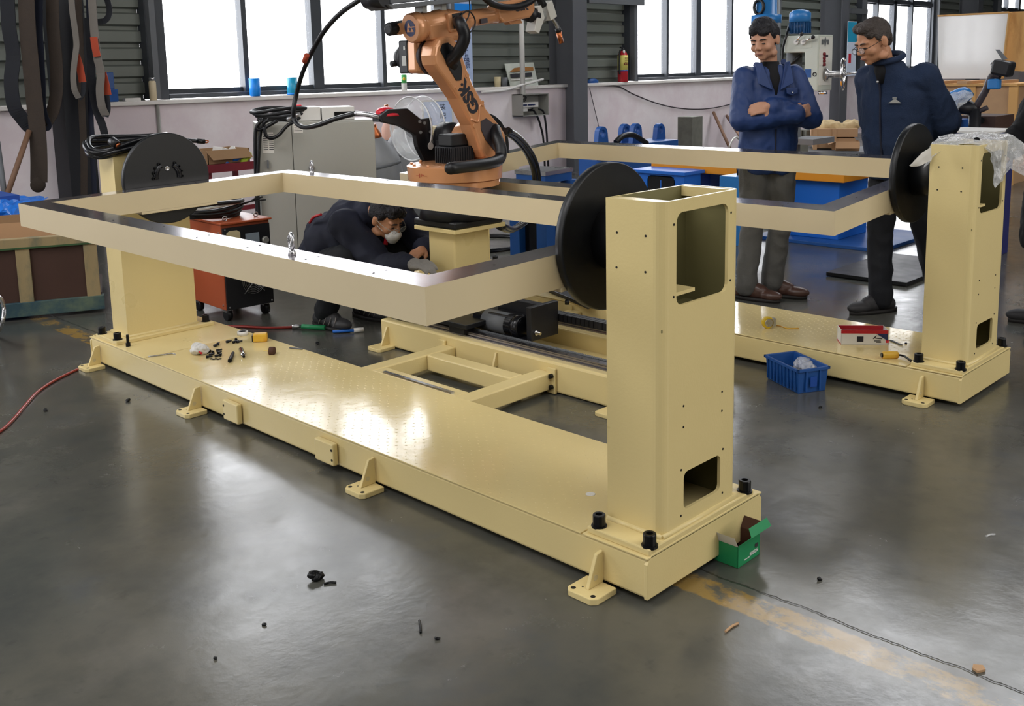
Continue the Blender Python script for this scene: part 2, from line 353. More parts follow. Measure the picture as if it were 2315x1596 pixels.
YW = 8.14            # window plane
wx = lambda px: at(px, 100, Y=YW).x
WIN = [(wx(366), wx(985), [wx(549), wx(712), wx(862)]), (wx(1433), wx(1735), [wx(1504), wx(1574), wx(1650)]), (wx(1948), wx(2100), [wx(1978), wx(2017), wx(2056)]), (wx(2250), 29.2, [26.5, 27.4, 28.3]), (-4.9, -1.35, [-4.0, -3.1, -2.2])]
wl = struct(MB().box(-13, 36, 8.0, 8.3, 0, 1.2), 'wall_back', 'plaster', loc=(0, 8.15, 0))
struct(MB().box(-13, 36, 7.95, 8.28, 1.2, 1.243), 'trim_1', 'sill_white', bevel=.008)
# corrugated sheets: horizontal ribs, one sheet per bay
def sheet(x0, x1, z0, z1, y):
    mb = MB(); z = z0; P = []; p = .168
    while z < z1:
        for dz, dy in ((0, 0), (.018, .045), (.052, .045), (.07, 0)): P.append((z + dz, y - .0 + dy))
        z += p
    vs = [(x, py, pz) for pz, py in P for x in (x0, x1)]
    mb.add(vs, [(2 * i, 2 * i + 1, 2 * i + 3, 2 * i + 2) for i in range(len(P) - 1)]); return mb
edges = [-13.] + [e for a, b, _ in sorted(WIN) for e in (a - .2, b + .2)] + [36.]
for i in range(0, len(edges), 2):
    o = struct(sheet(edges[i], edges[i + 1], 1.243, 8, 8.17), 'wall_panel', 'corrugated', parent=wl)
for a, b, _ in WIN: struct(sheet(a - .2, b + .2, 5.25, 8, 8.17), 'wall_panel', 'corrugated', parent=wl)
struct(MB().box(-13, 36, 8.24, 8.3, 5.2, 8), 'wall_lining', 'wall_paint', parent=wl)
for i in range(0, len(edges), 2): struct(MB().box(edges[i], edges[i + 1], 8.24, 8.3, 1.243, 8), 'wall_lining', 'wall_paint', parent=wl)
# windows: dark frame, mullions, sashes, panes
for k, (a, b, mul) in enumerate(WIN):
    z0, z1 = 1.25, 5.2
    w_ = struct(MB().box(a - .2, a, 8.06, 8.22, z0, z1).box(b, b + .2, 8.06, 8.22, z0, z1).box(a, b, 8.06, 8.2, z0, z0 + .045).box(a, b, 8.06, 8.2, z1 - .05, z1), 'window_%d' % (k + 1), 'frame_dark', bevel=.006)
    MB().box(a - .19, a - .13, 7.98, 8.07, z0, z1).box(b + .13, b + .19, 7.98, 8.07, z0, z1).build('jamb_angle', 'steel_grey', w_)
    m_ = MB()
    for j, x in enumerate(mul): h = .07 if j == 1 else .03; m_.box(x - h, x + h, 8.09, 8.2, z0 + .045, z1 - .05)
    m_.build('mullion', 'frame_dark', w_)
    MB().box(a, b, 8.09, 8.2, 2.68, 2.74).box(a, b, 8.09, 8.2, 3.95, 4.01).build('transom', 'frame_dark', w_)
    xs = [a] + mul + [b]
    for j in range(4):
        x0, x1 = xs[j], xs[j + 1]; y = 8.12 if j % 2 else 8.15
        for q0, q1 in ((z0 + .045, 2.68), (2.74, 3.95), (4.01, z1 - .05)):
            s_ = MB(); e = .028
            s_.box(x0, x0 + e, y, y + .03, q0, q1).box(x1 - e, x1, y, y + .03, q0, q1).box(x0 + e, x1 - e, y, y + .03, q0, q0 + .05).box(x0 + e, x1 - e, y, y + .03, q1 - .03, q1)
            sh = s_.build('sash', 'frame_dark', w_)
            MB().box(x0 + e, x1 - e, y + .012, y + .017, q0 + .05, q1 - .03).build('pane', 'pane_glass', sh)
        if j % 2 == 0: MB().box(x1 - .024, x1 - .006, y - .03, y, 1.74, 1.86).build('latch', 'zinc', w_)
# steel columns of the hall: H sections standing against the back wall
def column(x, y, w_=.3, d=.46, name='trim_2'):
    mb = MB().box(x - w_ / 2, x + w_ / 2, y, y + .02, 0, 8).box(x - w_ / 2, x + w_ / 2, y + d - .02, y + d, 0, 8).box(x - .008, x + .008, y + .02, y + d - .02, 0, 8)
    mb.box(x - w_ / 2 - .06, x + w_ / 2 + .06, y - .06, y + d * .5, 0, .02)
    return struct(mb, name, 'column_grey')
for i, px in enumerate((1314, 1904, 2203)):
    column(at(px, 300, Y=7.72).x, 7.72, name='trim_%d' % (i + 2))
# purlins between column and window bays (thin grey rails)
for i, (a, b) in enumerate(((1330, 1432), (1925, 1948))):
    struct(MB().box(at(a, 8, Y=7.95).x, at(b, 8, Y=7.95).x + .25, 7.93, 8.0, 2.38 if i == 0 else 2.42, 2.47 if i == 0 else 2.52), 'trim_%d' % (i + 5), 'steel_grey')
# ---------------------------------------------------------------- workpiece positioners (two)
PW, PL, PH, PB = .595, 3.607, .143, .02
PX0, PX1, PT = .089, .4725, 1.115
def holes(pts, n, r=.0045, mi=0):
    mb = MB(T_)
    for p in pts: mb.cyl(V(p) - V(n) * .002, V(p) + V(n) * .0012, r, 8)
    return mb
def cap_screw(p, parent, h=.036, r=.019, up=(0, 0, 1), name='cap_screw'):
    p = V(p); u = V(up); mb = MB(T_).lathe([(-.004, r * 1.25), (.003, r * 1.25), (.003, r), (h - .003, r), (h, r * .92), (h, r * .55), (h - .014, r * .5)], p, u, 14, 0, False)
    return mb.build(name, 'bolt_black', parent)
def post(par, y0, sgn, windows, zt=PT):
    """a hollow column; sgn -1: its rounded front looks to -Y, +1: to +Y"""
    y1 = y0 + .195; r = .032
    def prof(ins):
        a0, a1, b0, b1 = PX0 + ins, PX1 - ins, y0 + ins, y1 - ins; rr = max(.004, r - ins); out = []
        fr, bk = (b0, b1) if sgn < 0 else (b1, b0)
        for cx, s in ((a0 + rr, -1), (a1 - rr, 1)):
            angs = [pi / 2 * i / 6 for i in range(7)]
            pts = [(cx + s * rr * (cos(a)), fr - sgn * rr + sgn * rr * sin(a)) for a in angs]
            out.append(pts if s < 0 else pts[::-1])
        return [(a0, bk)] + out[0] + out[1] + [(a1, bk)]
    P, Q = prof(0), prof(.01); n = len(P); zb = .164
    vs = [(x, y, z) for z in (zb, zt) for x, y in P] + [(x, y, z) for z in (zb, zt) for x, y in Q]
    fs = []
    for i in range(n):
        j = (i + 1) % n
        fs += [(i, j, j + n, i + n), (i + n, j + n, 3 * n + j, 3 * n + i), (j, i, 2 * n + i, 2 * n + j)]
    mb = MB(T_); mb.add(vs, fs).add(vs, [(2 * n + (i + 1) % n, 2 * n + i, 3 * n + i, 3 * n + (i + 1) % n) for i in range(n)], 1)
    o = mb.build('post', ['cream', 'inner_shade'], par)
    bm = bmesh.new(); bm.from_mesh(o.data); bmesh.ops.recalc_face_normals(bm, faces=bm.faces); bm.to_mesh(o.data); bm.free()
    fy = y0 if sgn < 0 else y1
    cut = []
    for cx, cz, w_, h, r_ in windows:
        c = temp(MB(T_).prism(rrect(cx, cz, w_, h, r_, y=fy - .03), (0, .06, 0))); c.matrix_world = WM[par.name] @ Matrix(); c.data.transform(WM[par.name].inverted()); cut.append(c)
    if cut: boolean(o, cut)
    me = o.data
    for p in me.polygons: p.use_smooth = False
    # inner lips at the open top, shelf inside
    for a in ((PX0 + .009, PX0 + .05, y0 + .01, y1 - .01, zt - .012, zt - .001), (PX1 - .035, PX1 - .009, y0 + .01, y1 - .01, zt - .03, zt - .001)): MB(T_).box(*a).build('top_lip', 'cream', o)
    if windows:
        MB(T_).box(PX0 + .01, .27, y0 + .02, y1 - .011, .842, .852).build('inner_shelf', 'cream', o); MB(T_).box(PX0 + .008, PX1 - .008, y0 + .008, y1 - .008, .755, .763).build('inner_divider', 'inner_shade', o)
        pts = []
        for cx, cz, w_, h, r_ in windows:
            pts += [(cx + sx * (w_ / 2 + .013), fy, cz + sz * (h / 2 - .03 * (h > .2) + .012 * (h < .2))) for sx in (-1, 1) for sz in (-1, 1)]
        pts += [(.189, fy, .527), (.189, fy, .465), (.385, fy, .52), (.385, fy, .461)]
        hb = holes(pts, (0, -1, 0), .0035)
        for y_, z_ in ((.171, 1.02), (.072, 1.02), (.173, .921), (.073, .92)): hb.cyl((PX0 + .002, y0 - .0155 + y_, z_), (PX0 - .0012, y0 - .0155 + y_, z_), .0035, 8)
        hb.build('screw_hole', 'hole', o, kind='stuff')
    # base plate with four cap screws and a weld seam
    b0, b1 = (y0 - .0155 + .002, y0 + .21) if sgn < 0 else (y0 - .035, y1 + .018)
    MB(T_).box(.012, .552, b0, b1, PH, .164).build('base_plate', 'cream', o, bevel=.004)
    mb = MB(T_)
    for a, b in (((PX0, y0), (PX1, y0)), ((PX0, y0), (PX0, y1)), ((PX1, y0), (PX1, y1)), ((PX0, y1), (PX1, y1))): mb.tube([(a[0], a[1], .166), (b[0], b[1], .166)], .0085, 8)
    mb.build('weld_seam', 'cream', o)
    ym = (y0 + .0035, y0 + .184)
    for x in (.036, .525):
        for y in ym: cap_screw((x, y, .164), o)
    return o
T_ = Matrix()
def positioner(ox, oy, tilt, zoff, label, extra_far):
    global T_
    T_ = Matrix.Translation((ox, oy, 0))
    root = empty('workpiece_positioner', (ox, oy, 0), label, 'machine')
    body = MB(T_).box(.004, PW - .004, .004, PL - .004, PB, PH - .006).build('base_frame', 'cream', root, bevel=.008)
    MB(T_).box(.0, PW, .24, 2.985, PH - .0055, PH).build('deck_plate', 'deck_paint', body, bevel=.002)
    for a, b in ((0, .234), (2.991, PL)): MB(T_).box(0, PW, a, b, PH - .0055, PH + .0005).build('end_deck', 'cream', body, bevel=.002)
    for y in (0, PL - .012):
        c = .02; pts = [(0, y, PB), (PW, y, PB), (PW, y, PH - c), (PW - c, y, PH + .004), (c, y, PH + .004), (0, y, PH - c)]
        MB(T_).prism(pts, (0, .012, 0)).build('end_plate', 'cream', body, bevel=.002)
    # tread pattern of the deck
    mb = MB(T_); k = 0; y = .27
    while y < 2.6:
        x = .02 + (.0175 if k % 2 else 0)
        while x < PW - .015:
            a = rad(45 if (k + int(x / .042)) % 2 else -45); ca, sa = cos(a), sin(a); l, w_, h = .0065, .0022, .0009
            vs = [(x + ca * u - sa * v, y + sa * u + ca * v, PH + z) for u, v, z in ((-l, 0, 0), (0, -w_, 0), (l, 0, 0), (0, w_, 0), (-l * .5, 0, h), (l * .5, 0, h))]
            mb.add(vs, [(0, 1, 4), (1, 5, 4), (1, 2, 5), (2, 3, 5), (3, 4, 5), (3, 0, 4)], 0, True); x += .042
        y += .026; k += 1
    mb.build('tread_pattern', 'deck_paint', root, kind='stuff', weld=False)
    # foot brackets on both long sides
    for sx, x0 in ((-1, 0.), (1, PW)):
        for y in (.162, 1.212, 2.458, 3.495):
            pr = [(x0, y - .055, 0), (x0 + sx * .085, y - .055, 0), (x0 + sx * .1, y - .04, 0), (x0 + sx * .1, y + .04, 0), (x0 + sx * .085, y + .055, 0), (x0, y + .055, 0)]
            f = MB(T_).prism(pr, (0, 0, .02)).build('foot_bracket', 'cream', root, bevel=.003)
            g = MB(T_).prism([(x0, y - .006, .02), (x0 + sx * .066, y - .006, .02), (x0 + sx * .026, y - .006, .112), (x0, y - .006, .116)], (0, .012, 0)).build('gusset', 'cream', f, bevel=.002)
            MB(T_).cyl((x0 + sx * .034, y - .0068, .046), (x0 + sx * .034, y + .0068, .046), .009, 12).build('hole_light', 'beige', f)  # pale disc painted for the light showing through the gusset hole
            hb = MB(T_)
            for dy in (-.036, .036): hb.cyl((x0 + sx * .082, y + dy, .0195), (x0 + sx * .082, y + dy, .0206), .0075, 12)
            hb.cyl((x0 + sx * .06, y + .02, .0195), (x0 + sx * .06, y + .02, .0206), .003, 8).build('anchor_hole', 'hole', f)
    for y, hy in ((2.165, 2.215), (1.488, 1.437)) if extra_far else ():
        p_ = MB(T_).box(-.024, 0, y - .06, y + .06, .026, .113).build('side_pad', 'cream', root, bevel=.006)
        hb = MB(T_)
        for z in (.05, .088): hb.cyl((-.0235, hy, z), (-.0252, hy, z), .005, 10)
        hb.build('screw_hole', 'hole', p_)
    post(root, .0155, -1, [(.28, .95, .256, .26, .028), (.286, .271, .188, .114, .02)])
    post(root, 3.3465, 1, [])
    # turning discs
    DX = (PX0 + PX1) / 2
    for y0, y1, z in ((.345, .376, .965), (3.172, 3.203, .972)):
        d = MB(T_).lathe([(0, .222), (.004, .226), (y1 - y0 - .004, .226), (y1 - y0, .222)], (DX, y0, z), (0, 1, 0), 72, 0, True).build('turning_disc', 'black_steel', root)
        es = d.modifiers.new('e', 'EDGE_SPLIT'); es.split_angle = rad(50)
        far = y0 > 1
        MB(T_).cyl((DX, y1 if far else .2105, z), (DX, 3.3465 if far else y0, z), .1, 32).build('hub', 'black_steel', d)
        ring = MB(T_).lathe([(0, .002), (.004, .008), (.004, .012), (0, .013)], (DX, y0 - .001, z + .05), (0, -1, 0), 14); ring.build('centre_plug', 'zinc' if far else 'black_steel', d)
        for s in (-1, 1):
            slot = []
            for q in range(7): a = pi / 2 + s * (.55 + q * .2); slot.append((DX - .0 + cos(a) * .062, y0 - .001, z + .012 + sin(a) * .062))
            MB(T_).tube(slot, .013, 8).build('slot_cover', 'rubber_sheen', d)
            for q in range(4): a = pi / 2 + s * (.6 + q * .35); cap_screw((DX + cos(a) * .075, y0, z + .012 + sin(a) * .075), d, .01, .008, (0, -1, 0), 'disc_screw')
    # tilted work frame of mitred box beams
    fx0, fx1, fy0, fy1, zt, zb, bw = -.4393, .9765, .377, 3.1653, .9414, .8382, .1044
    cx, cz = (fx0 + fx1) / 2, (zt + zb) / 2 + zoff
    F = T_ @ Matrix.Translation((cx, 0, cz)) @ Matrix.Rotation(-tilt, 4, 'Y') @ Matrix.Translation((-cx, 0, -cz + zoff))
    fr = bpy.data.objects.new('work_frame', None); fr.empty_display_size = .1; _link(fr, root, T_ @ Matrix.Translation((cx, fy0, cz)))
    FR = MB(F)
    co = [(fx0, fy0), (fx1, fy0), (fx1, fy1), (fx0, fy1)]; ci = [(fx0 + bw, fy0 + bw), (fx1 - bw, fy0 + bw), (fx1 - bw, fy1 - bw), (fx0 + bw, fy1 - bw)]
    for i in range(4):
        j = (i + 1) % 4; q = [co[i], co[j], ci[j], ci[i]]
        mb = MB(F); vs = [(x, y, z) for z in (zb, zt) for x, y in q]
        mb.add(vs, [(0, 1, 5, 4), (1, 2, 6, 5), (2, 3, 7, 6), (3, 0, 4, 7), (3, 2, 1, 0)], 0).add(vs, [(4, 5, 6, 7)], 1)
        mb.build('frame_beam', ['beam_paint', 'steel_top'], fr)
    hb = MB(F)
    for i in range(8):
        y = fy0 + .25 + i * (fy1 - fy0 - .5) / 7
        for x in (fx0 + .03, fx0 + .075, fx1 - .075, fx1 - .03): hb.cyl((x, y, zt - .002), (x, y, zt + .0008), .004, 8)
    for i in range(4):
        for y in (fy0 + .05, fy1 - .05): hb.cyl((fx0 + .3 + i * .27, y, zt - .002), (fx0 + .3 + i * .27, y, zt + .0008), .004, 8)
    hb.build('tapped_hole', 'hole', fr, kind='stuff')
    for y0, y1 in ((fy0 - .002, fy0 + bw), (fy1 - bw, fy1 + .007)):
        MB(F).box(DX - .2, DX + .2, y0, y1, zb - .013, zb - .0005).build('mounting_plate', 'beam_paint', fr, bevel=.002)
    if extra_far:
        for x, y in ((fx0 + .045, 1.05), (fx1 - .052, 2.863)):
            p = F @ V((x, y, zt)); mb = MB().lathe([(0, .012), (.004, .013), (.012, .011), (.016, .007), (.02, .006)], p, (0, 0, 1), 14)
            c = p + V((0, 0, .042)); dr = V((.35, 1, 0)).normalized()
            mb.tube([c + dr * (cos(a) * .021) + V((0, 0, 1)) * (sin(a) * .023) for a in [2 * pi * q / 24 for q in range(24)]], .0062, 10, closed=True, sub=1)
            mb.build('eye_bolt', 'zinc', fr)
    T_ = Matrix(); return root
positioner(0, 0, .0212, 0, 'cream workpiece positioner in front, its near post with two open windows', True)
positioner(2.1827, -.0159, .0744, -.0172, 'cream workpiece positioner behind the robot, its post topped with plastic wrap', False)

# ---------------------------------------------------------------- robot track between them
TX0, TX1, TY0, TY1 = 1.207, 1.812, .86, 2.705
tr = empty('robot_track', ((TX0 + TX1) / 2, (TY0 + TY1) / 2, 0), 'low cream robot track with two steel guide rails between the positioners', 'machine')
for x0, x1 in ((TX0, TX0 + .13), (TX1 - .13, TX1)): MB().box(x0, x1, TY0, TY1, .006, .148).build('side_beam', 'cream', tr, bevel=.01)
MB().box(TX0 + .13, TX1 - .13, TY0, TY1, .03, .062).build('bed_plate', 'cream', tr, bevel=.003)
MB().box(TX0 + .13, TX1 - .13, TY1 - .01, TY1, .006, .148).box(TX0 + .13, TX1 - .13, TY0, TY0 + .01, .006, .148).build('end_plate', 'cream', tr)
for x in (1.272, 1.747):
    pr = [(x - .017, 0, .148), (x + .017, 0, .148), (x + .017, 0, .154), (x + .011, 0, .159), (x + .011, 0, .166), (x + .016, 0, .171), (x + .016, 0, .176), (x - .016, 0, .176), (x - .016, 0, .171), (x - .011, 0, .166), (x - .011, 0, .159), (x - .017, 0, .154)]
    rl = MB().prism([V((a, TY0 + .03, c)) for a, _, c in pr], (0, 1.5 if x < 1.5 else 1.72, 0)).build('guide_rail', 'rail_steel', tr)
    hb = MB()
    for i in range(16): hb.cyl((x, TY0 + .08 + i * .095, .175), (x, TY0 + .08 + i * .095, .1768), .005, 8)
    hb.build('rail_screw', 'hole', rl, kind='stuff')
rk = MB().box(1.312, 1.334, TY0 + .03, 2.45, .148, .17)
for i in range(150): y = TY0 + .035 + i * .0105; rk.add([(1.312, y, .17), (1.334, y, .17), (1.334, y + .004, .175), (1.312, y + .004, .175), (1.334, y + .008, .17), (1.312, y + .008, .17)], [(0, 1, 2, 3), (3, 2, 4, 5)])
rk.build('gear_rack', 'steel_grey', tr)
def foot(x0, sx, y):
    f = MB().prism([(x0, y - .055, 0), (x0 + sx * .1, y - .055, 0), (x0 + sx * .11, y - .04, 0), (x0 + sx * .11, y + .04, 0), (x0 + sx * .1, y + .055, 0), (x0, y + .055, 0)], (0, 0, .018)).build('foot_bracket', 'cream', tr, bevel=.003)
    MB().prism([(x0, y - .006, .018), (x0 + sx * .055, y - .006, .018), (x0 + sx * .012, y - .006, .115), (x0, y - .006, .115)], (0, .012, 0)).build('gusset', 'cream', f, bevel=.002)
for y in (2.64, 1.055): foot(TX0, -1, y); foot(TX1, 1, y)
MB().prism([(TX0, 1.8, .06), (TX0 - .03, 1.8, .06), (TX0 - .008, 1.8, .125), (TX0, 1.8, .125)], (0, .012, 0)).build('gusset', 'cream', tr)
# tie frames that join the track to the positioners
def tie(x0, x1, flip, label):
    t = empty('tie_frame', ((x0 + x1) / 2, 1.8, 0), label, 'frame'); z0, z1 = .022, .1
    for y in (1.44, 2.1): MB().box(x0, x1, y, y + .085, z0, z1).build('arm', 'cream', t, bevel=.006)
    a, b = (x0 + .08, x0 + .16), (x1 - .19, x1 - .11)
    if flip: a, b = (x1 - .16, x1 - .08), (x0 + .11, x0 + .19)
    for q in (a, b): MB().box(q[0], q[1], 1.525, 2.1, z0, z1).build('cross_bar', 'cream', t, bevel=.006)
    MB().box(a[0] + .008, a[0] + .026, 1.56, 2.03, z1, z1 + .008).build('rail_strip', 'zinc', t)
    for y in (1.415, 2.165):
        for xx in (x0, x1 - .014):
            e = MB().box(xx, xx + .014, y, y + .05, .004, .122).build('end_lug', 'cream', t, bevel=.002)
            hb = MB()
            if y < 2: 
                sg = -1 if xx > (x0 + x1) / 2 else 1
                for z in (.036, .088): MB().cyl((xx + (0 if sg < 0 else .014), y + .018, z), (xx + (0 if sg < 0 else .014) + sg * .016, y + .018, z), .011, 8).build('tie_bolt', 'bolt_black', e)
    return t
tie(.6, TX0 - .002, False, 'cream tie frame joining the front positioner to the robot track')
tie(TX1 + .002, 2.178, True, 'cream tie frame joining the robot track to the rear positioner')

# carriage, drive motor, pedestal
ca = empty('robot_carriage', (1.51, 2.38, .148), 'cream robot pedestal on a black motor-driven carriage', 'machine')
MB().box(1.21, 1.81, 2.02, 2.7, .2, .224).build('carriage_plate', 'black_steel', ca, bevel=.003)
for x in (1.272, 1.747):
    for y in (2.07, 2.55): MB().box(x - .035, x + .035, y, y + .11, .158, .2).build('slide_block', 'plastic_black', ca, bevel=.003)
MB().box(1.395, 1.65, 2.295, 2.5, .224, .637).build('pedestal', 'cream', ca, bevel=.01)
MB().box(1.352, 1.722, 2.24, 2.565, .637, .66).build('pedestal_top', 'cream', ca, bevel=.003)
MB().box(1.36, 1.7, 2.26, 2.54, .224, .24).build('pedestal_foot', 'cream', ca, bevel=.003)
MB().box(1.365, 1.47, 1.83, 2.03, .155, .262).build('gearbox', 'plastic_black', ca, bevel=.008)
dm = MB().cyl((1.4, 2.12, .21), (1.4, 1.86, .21), .055, 24).lathe([(0, .055), (.02, .062), (.05, .062), (.055, .05)], (1.4, 1.86, .21), (0, -1, 0), 20); dm.build('drive_motor', 'rubber_sheen', ca)
MB().cyl((1.4, 2.06, .21), (1.4, 1.9, .21), .0565, 24).build('motor_band', 'steel_grey', ca)
MB().box(1.36, 1.56, 1.72, 1.752, .16, .33).box(1.47, 1.5, 1.75, 2.06, .17, .32).build('drive_bracket', 'plastic_black', ca, bevel=.004)
MB().lathe([(0, .014), (.006, .014), (.006, .008), (.03, .008)], (1.395, 1.72, .2), (0, -1, 0), 10).build('motor_stud', 'chrome', ca); MB().lathe([(0, .017), (.03, .017), (.034, .01)], (1.405, 1.79, .235), (0, -1, 0), 12).build('cable_gland', 'chrome', ca)
MB().box(1.33, 1.43, 1.76, 1.86, .148, .165).build('sensor_plate', 'plastic_black', ca)
pts = [(1.6, 2.06, .2 + .0)]
ch = MB()
for i in range(14):
    y = 2.02 - i * .0; 
for i in range(22): MB().box(1.56, 1.62, 2.0 - i * .028, 2.024 - i * .028, .225, .262).build('chain_link', 'plastic_black', ca)
# ---------------------------------------------------------------- welding robot
ro = empty('welding_robot', (1.51, 2.4, .66), 'orange six-axis welding robot arm standing on the cream pedestal', 'robot')
MB().box(1.35, 1.7, 2.235, 2.565, .661, .70).build('base_flange', 'black_steel', ro, bevel=.01)
MB().lathe([(0, .2), (.04, .19), (.17, .185)], (1.51, 2.4, .7), (0, 0, 1), 40).build('robot_base', 'plastic_black', ro)
tu = MB().lathe([(0, .2), (.004, .236), (.034, .24), (.036, .234), (.04, .25), (.112, .254), (.118, .246), (.118, .1)], (1.51, 2.4, .868), (0, 0, 1), 56).build('turret', 'robot_orange', ro)
tu.modifiers.new('e', 'EDGE_SPLIT').split_angle = rad(40)
hb = MB()
for i in range(12): a = 2 * pi * i / 12 + .2; hb.cyl((1.51 + cos(a) * .23, 2.4 + sin(a) * .23, .985), (1.51 + cos(a) * .23, 2.4 + sin(a) * .23, .996), .008, 8)
hb.build('turret_bolt', 'robot_orange', tu, kind='stuff')
# J1 mark, bent round the turret
for i, ch in enumerate('--J1+--'):
    a = pi - .05 + i * .045; c = V((1.51 + cos(a) * .2545, 2.4 + sin(a) * .2545, .945))
    text(ch, .024, frame3(c, (-sin(a), cos(a), 0), (0, 0, 1)), 'red_print', tu, 'axis_mark')
J2 = at(1116, 322, Y=2.30); J3 = at(1014, 126, Y=2.30)
def axis_y(p, y): return V((p.x, y, p.z))
# shoulder casting
mb = MB().cyl(axis_y(J2, 2.415), axis_y(J2, 2.53), .115, 32)
mb.prism([(J2.x - .13, 2.42, .98), (J2.x + .06, 2.42, .98), (J2.x + .1, 2.42, J2.z - .02), (J2.x - .03, 2.42, J2.z + .09), (J2.x - .115, 2.42, J2.z + .03)], (0, .1, 0))
mb.build('shoulder', 'robot_orange', ro, bevel=.012)
# black finned motors at the shoulder
mb = MB().box(1.46, 1.62, 2.36, 2.5, .986, 1.075)
for i in range(9): mb.box(1.455, 1.46, 2.365 + i * .015, 2.372 + i * .015, .99, 1.07); mb.box(1.465 + i * .017, 1.472 + i * .017, 2.355, 2.36, .99, 1.07)
mb.build('axis_motor', 'plastic_black', ro, bevel=.004)
MB().box(1.475, 1.6, 2.38, 2.49, 1.075, 1.14).build('motor_cap', 'black_steel', ro, bevel=.008)
MB().lathe([(0, .07), (.05, .085), (.12, .085), (.15, .05)], (J2.x - .04, 2.53, J2.z + .02), (0, 1, 0), 24).build('axis_motor', 'plastic_black', ro)
# lower arm: tapered casting with recesses
def arm_outline(y, ins=0.):
    d = (J3 - J2); d.y = 0; L_ = d.length; d.normalize(); n = V((d.z, 0, -d.x)); out = []
    A, B_ = axis_y(J2, y), axis_y(J3, y); ra, rb = .105 - ins, .1 - ins; wm = .063 - ins
    for i in range(9): a = -pi / 2 - .35 + (pi + .7) * i / 8; out.append(B_ + d * (cos(a) * rb) + n * (sin(a) * rb))
    for t, w_ in ((.76, wm + .012), (.6, wm), (.3, wm + .006)): out.append(A + d * L_ * t + n * w_)
    for i in range(9): a = pi / 2 - .25 + (pi + .5) * i / 8; out.append(A + d * (cos(a) * ra) + n * (sin(a) * ra))
    for t, w_ in ((.3, wm + .006), (.6, wm), (.76, wm + .012)): out.append(A + d * L_ * t - n * w_)
    return out
la = MB().prism(arm_outline(2.302), (0, .112, 0)).build('lower_arm', 'robot_orange', ro, bevel=.02, seg=4)
dd = (J3 - J2); dd.y = 0; LA = dd.length; dd.normalize(); nn = V((dd.z, 0, -dd.x))
def on_arm(t, s, y=2.3005): p = axis_y(J2, y) + dd * LA * t + nn * s; return p
# raised rim, recess at both ends, plugs
rec = [on_arm(1.0 + .13 * cos(a), .052 * sin(a) + .0) for a in [pi * 2 * i / 20 for i in range(10)]]
MB().prism([on_arm(t, s) for t, s in ((1.1, -.03), (1.13, .0), (1.1, .035), (1.0, .06), (.9, .055), (.8, .035), (.73, .0), (.76, -.03), (.9, -.035))], (0, -.003, 0)).build('cable_recess', 'rubber', la)
MB().prism([on_arm(t, s) for t, s in ((.27, -.01), (.25, .03), (.1, .07), (-.05, .065), (-.1, .03), (-.08, -.02), (.08, -.04), (.2, -.035))], (0, -.003, 0)).build('cable_recess', 'robot_dark', la)
MB().tube([on_arm(t, s) for t, s in ((.36, -.06), (.29, -.03), (.33, .0), (.4, .03), (.37, .055))], .006, 8).build('cast_rib', 'robot_orange', la)
for t, s in ((.72, .05), (.7, -.045), (.4, .055), (.28, -.058)): MB().cyl(on_arm(t, s, 2.304), on_arm(t, s, 2.299), .012, 14).build('plug', 'robot_orange', la)
text('GSK', .098, frame3(on_arm(.54, -.006), dd, -nn), 'ink', la, 'lettering', bold=.0045, sx=1.02)
MB().cyl(on_arm(.69, -.008, 2.303), on_arm(.69, -.008, 2.2995), .008, 14).build('grease_nipple', 'ink', la)
# elbow housing, motor
eb = MB().cyl(axis_y(J3, 2.414), axis_y(J3, 2.44), .098, 32).build('elbow_seam', 'robot_dark', ro)
E3 = V((J3.x, 2.44, J3.z))
mb = MB().prism([(E3.x - .1, 2.43, E3.z - .085), (E3.x + .07, 2.43, E3.z - .095), (E3.x + .1, 2.43, E3.z - .03), (E3.x + .11, 2.43, E3.z + .05), (E3.x + .05, 2.43, E3.z + .1), (E3.x - .1, 2.43, E3.z + .085)], (0, .085, 0))
mb.build('elbow_housing', 'robot_orange', ro, bevel=.02, seg=3)
mb = MB().prism([(E3.x + .0, 2.33, E3.z + .07), (E3.x + .16, 2.33, E3.z + .08), (E3.x + .24, 2.33, E3.z + .2), (E3.x - .1, 2.33, E3.z + .16), (E3.x - .08, 2.33, E3.z + .08)], (0, .17, 0)); mb.build('elbow_neck', 'robot_orange', ro, bevel=.015)
em = MB().box(E3.x - .09, E3.x + .09, 2.516, 2.59, E3.z - .085, E3.z + .085).lathe([(0, .09), (.03, .085), (.085, .055), (.1, .05)], (E3.x, 2.585, E3.z), (0, 1, 0), 20).build('axis_motor', 'plastic_black', ro, bevel=.008)
MB().cyl((E3.x - .04, 2.65, E3.z - .03), (E3.x - .085, 2.66, E3.z - .035), .016, 10).build('motor_plug', 'plastic_black', em)
MB().box(E3.x - .0925, E3.x - .09, 2.525, 2.56, E3.z - .045, E3.z + .005).box(E3.x - .0925, E3.x - .09, 2.53, 2.545, E3.z + .035, E3.z + .055).build('rating_plate', 'grey_alu', em)
